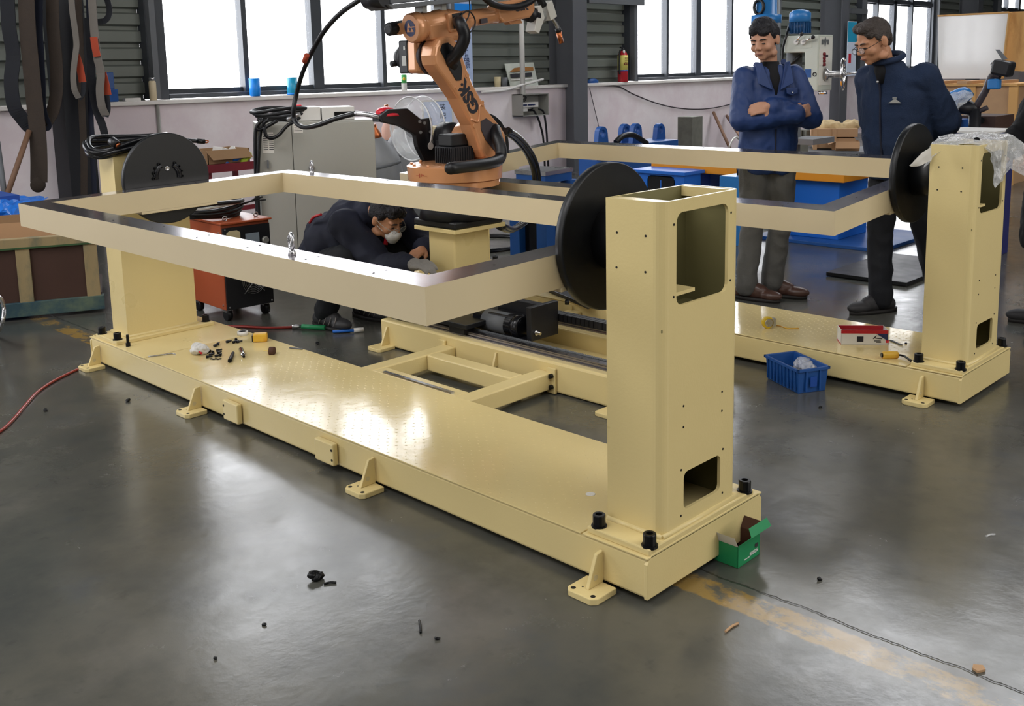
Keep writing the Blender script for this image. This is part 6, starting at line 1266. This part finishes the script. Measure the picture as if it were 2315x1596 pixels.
def hand(m, wrist, dirv, nrm, curl=.5, s=1.):
    """palm with four fingers of their own length and a thumb; nrm = back of the hand"""
    d = V(dirv).normalized(); n = V(nrm); n = (n - d * n.dot(d)).normalized(); b = d.cross(n); w_ = V(wrist)
    m.cap(w_, w_ + d * .04 * s, .026 * s, .03 * s)
    for k in range(4): off = (k - 1.5) * .019 * s; m.cap(w_ + d * .03 * s + b * off * .7, w_ + d * .085 * s + b * off, .0135 * s, .0125 * s)
    for k, L_ in enumerate((.062, .074, .07, .054)):
        p = w_ + d * .088 * s + b * (k - 1.5) * .0195 * s; a = 0.
        for q, fr in enumerate((.42, .33, .25)):
            a += curl * (.7 + .25 * q); e = p + (d * cos(a) - n * sin(a)) * L_ * fr * s; m.cap(p, e, (.0098 - .0008 * q) * s, (.009 - .0008 * q) * s, n=8); p = e
    p = w_ + d * .025 * s + b * -.026 * s; t1 = p + (d * .7 - b * .6 - n * .3).normalized() * .038 * s; t2 = t1 + (d * .9 - b * .1 - n * .5).normalized() * .03 * s
    m.cap(p, t1, .0125 * s, .011 * s); m.cap(t1, t2, .0105 * s, .009 * s)
def shoe(par, heel, toe, m, name='shoe', L_=.28, stripe=None):
    h = V(heel); d = V(toe); d.z = 0; d.normalize(); T = frame3(h, d, (0, 0, 1).__class__((-d.y, d.x, 0)))
    s = MB(T).cap((-.02, 0, .05), (.1, 0, .05), .04, .044).ball((.17, 0, .04), (.085, .048, .036)).ball((.0, 0, .08), (.055, .042, .045)).cap((.03, 0, .09), (.12, 0, .06), .042, .04).ball((-.04, 0, .045), (.035, .036, .04))
    o = blob(s, .006, 3).build(name, m, par)
    so = MB(T).loft([(V((.075, 0, z)), .165, w_) for z, w_ in ((.0, .05), (.022, .053))], 24).build('sole', 'sole', o)
    lc = MB(T)
    for i in range(4): lc.tube([(.06 + i * .022, -.026, .098 - i * .008), (.062 + i * .022, 0, .113 - i * .01), (.06 + i * .022, .026, .098 - i * .008)], .003, 5)
    lc.build('laces', 'sole', o)
    if stripe:
        st = MB(T)
        for i in range(4): st.tube([(.02 + .045 * i, -.046, .03), (.035 + .045 * i, -.044, .055), (.03 + .045 * i, -.03, .082)], .003, 5)
        st.build('side_stripe', stripe, o)
    return o
def frame_at(base, f):
    f = V((f[0], f[1], 0)).normalized(); return frame3(base, (f.y, -f.x, 0), f)
def head_frame(pos, f, pitch, roll=0.):
    return frame_at(pos, f) @ Matrix.Rotation(pitch, 4, 'X') @ Matrix.Rotation(roll, 4, 'Y')
def limbs(T, J, sk, legs=True):
    """inner body below the clothes"""
    sk2 = MB(T); P_ = V(J['pelvis']); C_ = V(J['chest']); N_ = V(J['neck'])
    sk2.cap(P_, C_, .11, .125); sk2.cap(C_, N_, .11, .055); sk2.cap(N_ - V((0, 0, .03)), J['head'], .054, .05)
    for s in 'rl':
        sk2.cap(C_ * .25 + V(J['sh' + s]) * .75, J['sh' + s], .06, .05); sk2.cap(J['sh' + s], J['el' + s], .045, .036); sk2.cap(J['el' + s], J['wr' + s], .036, .026)
        sk2.cap(P_, J['hip' + s], .1, .085); sk2.cap(J['hip' + s], J['kn' + s], .078, .052); sk2.cap(J['kn' + s], J['an' + s], .05, .036); sk2.cap(J['an' + s], V(J['an' + s]) + V((0, .005, -.04)), .03, .02)
    return merge(sk, sk2)
def trousers(T, J, par, m, k=1., seed=0.):
    t = MB(T)
    t.cap(V(J['pelvis']) + V((0, 0, .06)), V(J['pelvis']), .13 * k, .14 * k)
    for s in 'rl':
        t.cap(J['pelvis'], J['hip' + s], .12 * k, .1 * k); t.cap(J['hip' + s], J['kn' + s], .1 * k, .078 * k); t.cap(J['kn' + s], V(J['an' + s]) + V((0, 0.0, -.01)), .072 * k, .07 * k)
    return wrinkle(blob(t, .011, 5), .007, 10, (1, 1, .8), seed).build('trousers', m, par)
def jacket(T, J, par, m, rings, sleeve=(.085, .07, .06), seed=0., amp=.006, hood=None, name='jacket'):
    t = MB(T); t.loft(rings, 24)
    for s in 'rl':
        t.cap(V(J['neck']) * .45 + V(J['sh' + s]) * .55 + V((0, 0, -.06)), J['sh' + s], .075, sleeve[0]); t.cap(J['sh' + s], J['el' + s], sleeve[0], sleeve[1]); t.cap(J['el' + s], V(J['wr' + s]), sleeve[1], sleeve[2])
    if hood: hood(t)
    b_ = wrinkle(blob(t, .01, 6), amp, 9, (1, 1, .55), seed); return wrinkle(b_, amp * .5, 21, (1, 1, .7), seed + 4).build(name, m, par)
def ring_pts(c, rx, ry, n=16, tilt=0.): return [(c[0] + rx * cos(2 * pi * i / n), c[1] + ry * sin(2 * pi * i / n), c[2] + tilt * sin(2 * pi * i / n)) for i in range(n)]

# ---- young man, arms crossed, head turned to his right
Bs = V((3.47, 1.68, 0)); T = frame_at(Bs, (-.66, -.75))
J = dict(pelvis=(0, -.02, .94), chest=(0, .0, 1.25), neck=(.01, .02, 1.45), head=(.02, .04, 1.55), shr=(.155, -.0, 1.395), shl=(-.155, 0, 1.395), elr=(.205, .11, 1.14), ell=(-.235, .09, 1.14), wrr=(-.1, .2, 1.17), wrl=(.03, .175, 1.215),
         hipr=(.085, 0, .9), hipl=(-.085, 0, .9), knr=(.1, .03, .5), knl=(-.08, .03, .5), anr=(.12, -.01, .1), anl=(-.06, -.06, .1))
H = head_frame(T @ V((.035, .05, 1.505)), (-.95, -.12), -.22, .06)
sk = head_skin(H, 1.03); hh = MB(T); hand(hh, (-.11, .2, 1.17), (-1, -.5, .3), (0, 1, .2), .35); hand(hh, (.035, .19, 1.222), (1, .1, -.1), (0, 1, .5), .4)
pr = blob(limbs(T, J, merge(sk, hh)), .0062, 3, .4).build('person', 'skin', loc=Bs, label='young man with short black hair, blue jacket and crossed arms, grey trousers', cat='person')
face_parts(H, pr, 'hair'); hair(H, pr, 'hair')
rg = [((0, -.01, .8), .17, .13), ((0, -.01, .83), .18, .14), ((0, 0, 1.0), .178, .138), ((0, .0, 1.2), .185, .142), ((0, 0, 1.33), .175, .125), ((0, .005, 1.42), .12, .1), ((0, .005, 1.465), .085, .078)]
jk = jacket(T, J, pr, 'jacket_blue', rg, (.07, .07, .06), 3., .007)
MB(T).loft([((0, .035, 1.26), .02, .1), ((0, .035, 1.38), .05, .095), ((0.005, .03, 1.45), .06, .065), ((0.01, .03, 1.485), .056, .055)], 18).build('shirt', 'shirt_black', pr)
for s in (-1, 1):
    c = MB(T).prism([(s * .02, .135, 1.31), (s * .105, .12, 1.35), (s * .105, .04, 1.48), (s * .068, .07, 1.475)], (s * .005, .012, .006)).build('collar', 'jacket_blue', jk, bevel=.004)
MB(T).tube(ring_pts((0, -.0, 1.475), .085, .07, 14, .02)[6:15], .017, 8).build('collar', 'jacket_blue', jk)
MB(T).prism([(-.06, .128, 1.325), (-.14, .105, 1.325), (-.137, .11, 1.29), (-.1, .125, 1.28), (-.063, .135, 1.29)], (0, .01, .002)).build('pocket_flap', 'jacket_blue', jk, bevel=.003); 
MB(T).tube([(0, .134, .82), (0, .138, .95), (0, .14, 1.08)], .006, 6).build('zip', 'jacket_navy', jk)
for p in ((-.1, .137, 1.298), (.02, .15, 1.24)): MB(T).ball(p, .006).build('stud', 'zinc', jk)
trousers(T, J, pr, 'trouser_grey', .98, 1.)
for s in 'rl': p = V(J['an' + s]); shoe(pr, T @ V((p.x, p.y - .03, 0)), (.25 if s == 'l' else .1, -1, 0), 'shoe_brown')

# ---- older man with glasses, hands behind his back, looking down to the left
Bs = V((3.74, .9, 0)); T = frame_at(Bs, (-.86, .12))
J = dict(pelvis=(0, .1, .93), chest=(0, .19, 1.25), neck=(0, .29, 1.43), head=(.0, .335, 1.53), shr=(.17, .19, 1.375), shl=(-.17, .17, 1.385), elr=(.22, .07, 1.12), ell=(-.24, .04, 1.13), wrr=(.06, -.06, .98), wrl=(-.06, -.07, 1.0),
         hipr=(.09, .1, .9), hipl=(-.09, .1, .9), knr=(.08, .16, .5), knl=(-.1, -.02, .5), anr=(.06, .16, .1), anl=(-.13, -.16, .1))
H = head_frame(T @ V((.0, .355, 1.475)), (-.8, .42), -.36, .05)
sk = head_skin(H, 1.08); hh = MB(T); hand(hh, (.05, -.075, .98), (-1, -.1, -.2), (0, -1, 0), .5); hand(hh, (-.05, -.085, 1.0), (1, -.15, -.3), (0, -1, 0), .5)
pr = blob(limbs(T, J, merge(sk, hh)), .0062, 3, .4).build('person', 'skin2', loc=Bs, label='older man with glasses and dark blue fleece jacket looking down, hands behind back', cat='person')
face_parts(H, pr, 'hair_grey', 'bolt_black'); hair(H, pr, 'hair_grey', False)
rg = [((0, .1, .8), .185, .15), ((0, .1, .84), .195, .16), ((0, .14, 1.0), .2, .165), ((0, .17, 1.15), .2, .155), ((0, .19, 1.28), .195, .14), ((0, .22, 1.37), .15, .12), ((0, .26, 1.43), .1, .095), ((0, .285, 1.475), .085, .08)]
jk = jacket(T, J, pr, 'fleece_navy', rg, (.078, .074, .06), 11., .007)
MB(T).loft([((0, .305, 1.35), .02, .05), ((0, .315, 1.42), .045, .055), ((0, .315, 1.47), .048, .05)], 16).build('shirt', 'shirt_black', pr)
MB(T).tube(ring_pts((0, .285, 1.49), .086, .08, 16, -.025), .018, 8, closed=True).build('collar', 'fleece_navy', jk)
MB(T).tube([(0, .265, .83), (0, .308, 1.0), (0, .328, 1.15), (0, .334, 1.28), (0, .352, 1.36)], .006, 6).build('zip', 'jacket_navy', jk); MB(T).ball((0, .365, 1.36), .008).build('zip_pull', 'zinc', jk)
lg = T @ frame3((-.085, .328, 1.25), (-1, -.28, 0), (0, 0.05, 1)); mat('logo_pale', '9a9a94', .7)
MB(lg).prism([(-.034, -.008, 0), (.036, -.008, 0), (.022, .004, 0), (.006, .014, 0), (-.006, .012, 0), (-.02, .0, 0)], (0, 0, .004)).prism([(-.01, .018, 0), (.012, .018, 0), (.012, .023, 0), (-.01, .023, 0)], (0, 0, .004)).build('chest_emblem', 'logo_pale', jk)
trousers(T, J, pr, 'trouser_black', 1.0, 5.)
shoe(pr, T @ V((.06, .12, 0)), T.to_3x3() @ V((.35, 1, 0)), 'shoe_grey', stripe='shoe_stripe'); shoe(pr, T @ V((-.13, -.2, 0)), T.to_3x3() @ V((-.2, 1, 0)), 'shoe_grey', stripe='shoe_stripe')

# ---- third man at the right edge, seen only in part
Bs = V((3.83, .09, 0)); T = frame_at(Bs, (-.55, .8))
J = dict(pelvis=(0, -.02, .94), chest=(0, .0, 1.26), neck=(.0, .03, 1.48), head=(0, .04, 1.57), shr=(.22, .0, 1.4), shl=(-.22, 0, 1.4), elr=(.38, .06, 1.16), ell=(-.38, .06, 1.16), wrr=(.26, .2, .98), wrl=(-.26, .2, .98),
         hipr=(.1, 0, .9), hipl=(-.1, 0, .9), knr=(.11, .03, .5), knl=(-.11, .0, .5), anr=(.11, .0, .1), anl=(-.11, -.04, .1))
H = head_frame(T @ V((0, .05, 1.52)), (-.55, .8), -.2)
hh = MB(T); hand(hh, (.26, .21, .97), (-.3, .6, -.6), (1, 0, 0), .5); hand(hh, (-.26, .21, .97), (.3, .6, -.6), (-1, 0, 0), .5)
pr = blob(limbs(T, J, merge(head_skin(H), hh)), .007, 3, .4).build('person', 'skin', loc=Bs, label='man in a long black coat cut off by the right edge of the picture', cat='person')
face_parts(H, pr, 'hair'); hair(H, pr, 'hair')
rg = [((0, -.0, .45), .24, .19), ((0, 0, .5), .25, .2), ((0, 0, .9), .235, .185), ((0, .0, 1.2), .24, .17), ((0, 0, 1.36), .23, .145), ((0, .01, 1.46), .13, .1), ((0, .02, 1.52), .095, .085)]
def collar_hood(t): t.ball((0, -.08, 1.46), (.13, .08, .07))
jacket(T, J, pr, 'coat_black', rg, (.1, .088, .07), 21., .012, collar_hood, 'coat')
trousers(T, J, pr, 'trouser_black', 1., 8.)
for s in (-1, 1): shoe(pr, T @ V((s * .11, -.03, 0)), T.to_3x3() @ V((s * .2, 1, 0)), 'shoe_grey')

# ---- worker squatting behind the front frame, with mask and glove
T = Matrix(); Bs = V((1.38, 3.2, 0))
J = dict(pelvis=(1.35, 3.42, .36), chest=(1.42, 3.14, .58), neck=(1.4, 2.99, .69), head=(1.37, 2.93, .7), shr=(1.24, 3.03, .63), shl=(1.59, 2.97, .64), elr=(1.3, 2.78, .41), ell=(1.64, 2.82, .47), wrr=(1.27, 2.53, .465), wrl=(1.5, 2.66, .5),
         hipr=(1.26, 3.38, .34), hipl=(1.46, 3.38, .34), knr=(1.2, 2.98, .46), knl=(1.58, 2.98, .46), anr=(1.24, 3.27, .1), anl=(1.54, 3.28, .1))
H = head_frame(V((1.375, 2.885, .575)), (.2, -.98), -.5, .1)
sk = head_skin(H); hh = MB(); hand(hh, (1.48, 2.64, .5), (-.9, -.3, -.1), (0, -.2, 1), .5, .95)
pr = blob(limbs(T, J, merge(sk, hh)), .0065, 3, .4).build('person', 'skin2', loc=Bs, label='crouching worker in dark navy jacket wearing a white mask and glasses', cat='person')
face_parts(H, pr, 'hair', 'grey_alu', False); hair(H, pr, 'hair')
t = MB()
for a, b, r0, r1 in ((J['pelvis'], J['chest'], .17, .2), (J['chest'], J['neck'], .17, .1)): t.cap(a, b, r0, r1, 18)
t.ball((1.36, 3.3, .5), (.19, .2, .17))
for s in 'rl': t.cap(V(J['chest']) * .4 + V(J['sh' + s]) * .6, J['sh' + s], .1, .095); t.cap(J['sh' + s], J['el' + s], .092, .078); t.cap(J['el' + s], V(J['wr' + s]), .076, .06)
jk = wrinkle(blob(t, .011, 5), .012, 8, seed=31).build('jacket', 'jacket_navy', pr)
MB().tube([(1.43, 2.97, .62), (1.45, 2.93, .56), (1.44, 2.93, .5)], .014, 6).build('red_trim', 'red_plastic', jk); MB().tube([(1.2, 3.2, .68), (1.19, 3.26, .66), (1.2, 3.32, .62)], .008, 6).build('red_piping', 'red', jk)
tm = MB(H).ball((0, .078, .048), (.05, .046, .045)).ball((0, .105, .06), (.03, .025, .03)).ball((0, .085, .02), (.036, .03, .024)); mk = blob(tm, .005, 3).build('face_mask', 'mask_white', pr)
for s in (-1, 1): MB(H).tube([(s * .046, .065, .055), (s * .07, .02, .08), (s * .082, -.01, .1)], .002, 5).build('ear_loop', 'mask_white', mk)
trousers(T, J, pr, 'trouser_black', .95, 14.)
for a in ((1.24, 3.3), (1.54, 3.31)): shoe(pr, V((a[0], a[1], 0)), (.05, -1, 0), 'shoe_grey', stripe='shoe_stripe')
gv = MB(); hand(gv, (1.265, 2.51, .465), (.05, -1, .1), (-.3, 0, 1), .45, 1.18); gv.cap((1.275, 2.57, .455), (1.265, 2.5, .465), .042, .04)
tag(blob(gv, .005, 3).build('glove', 'glove', pr))
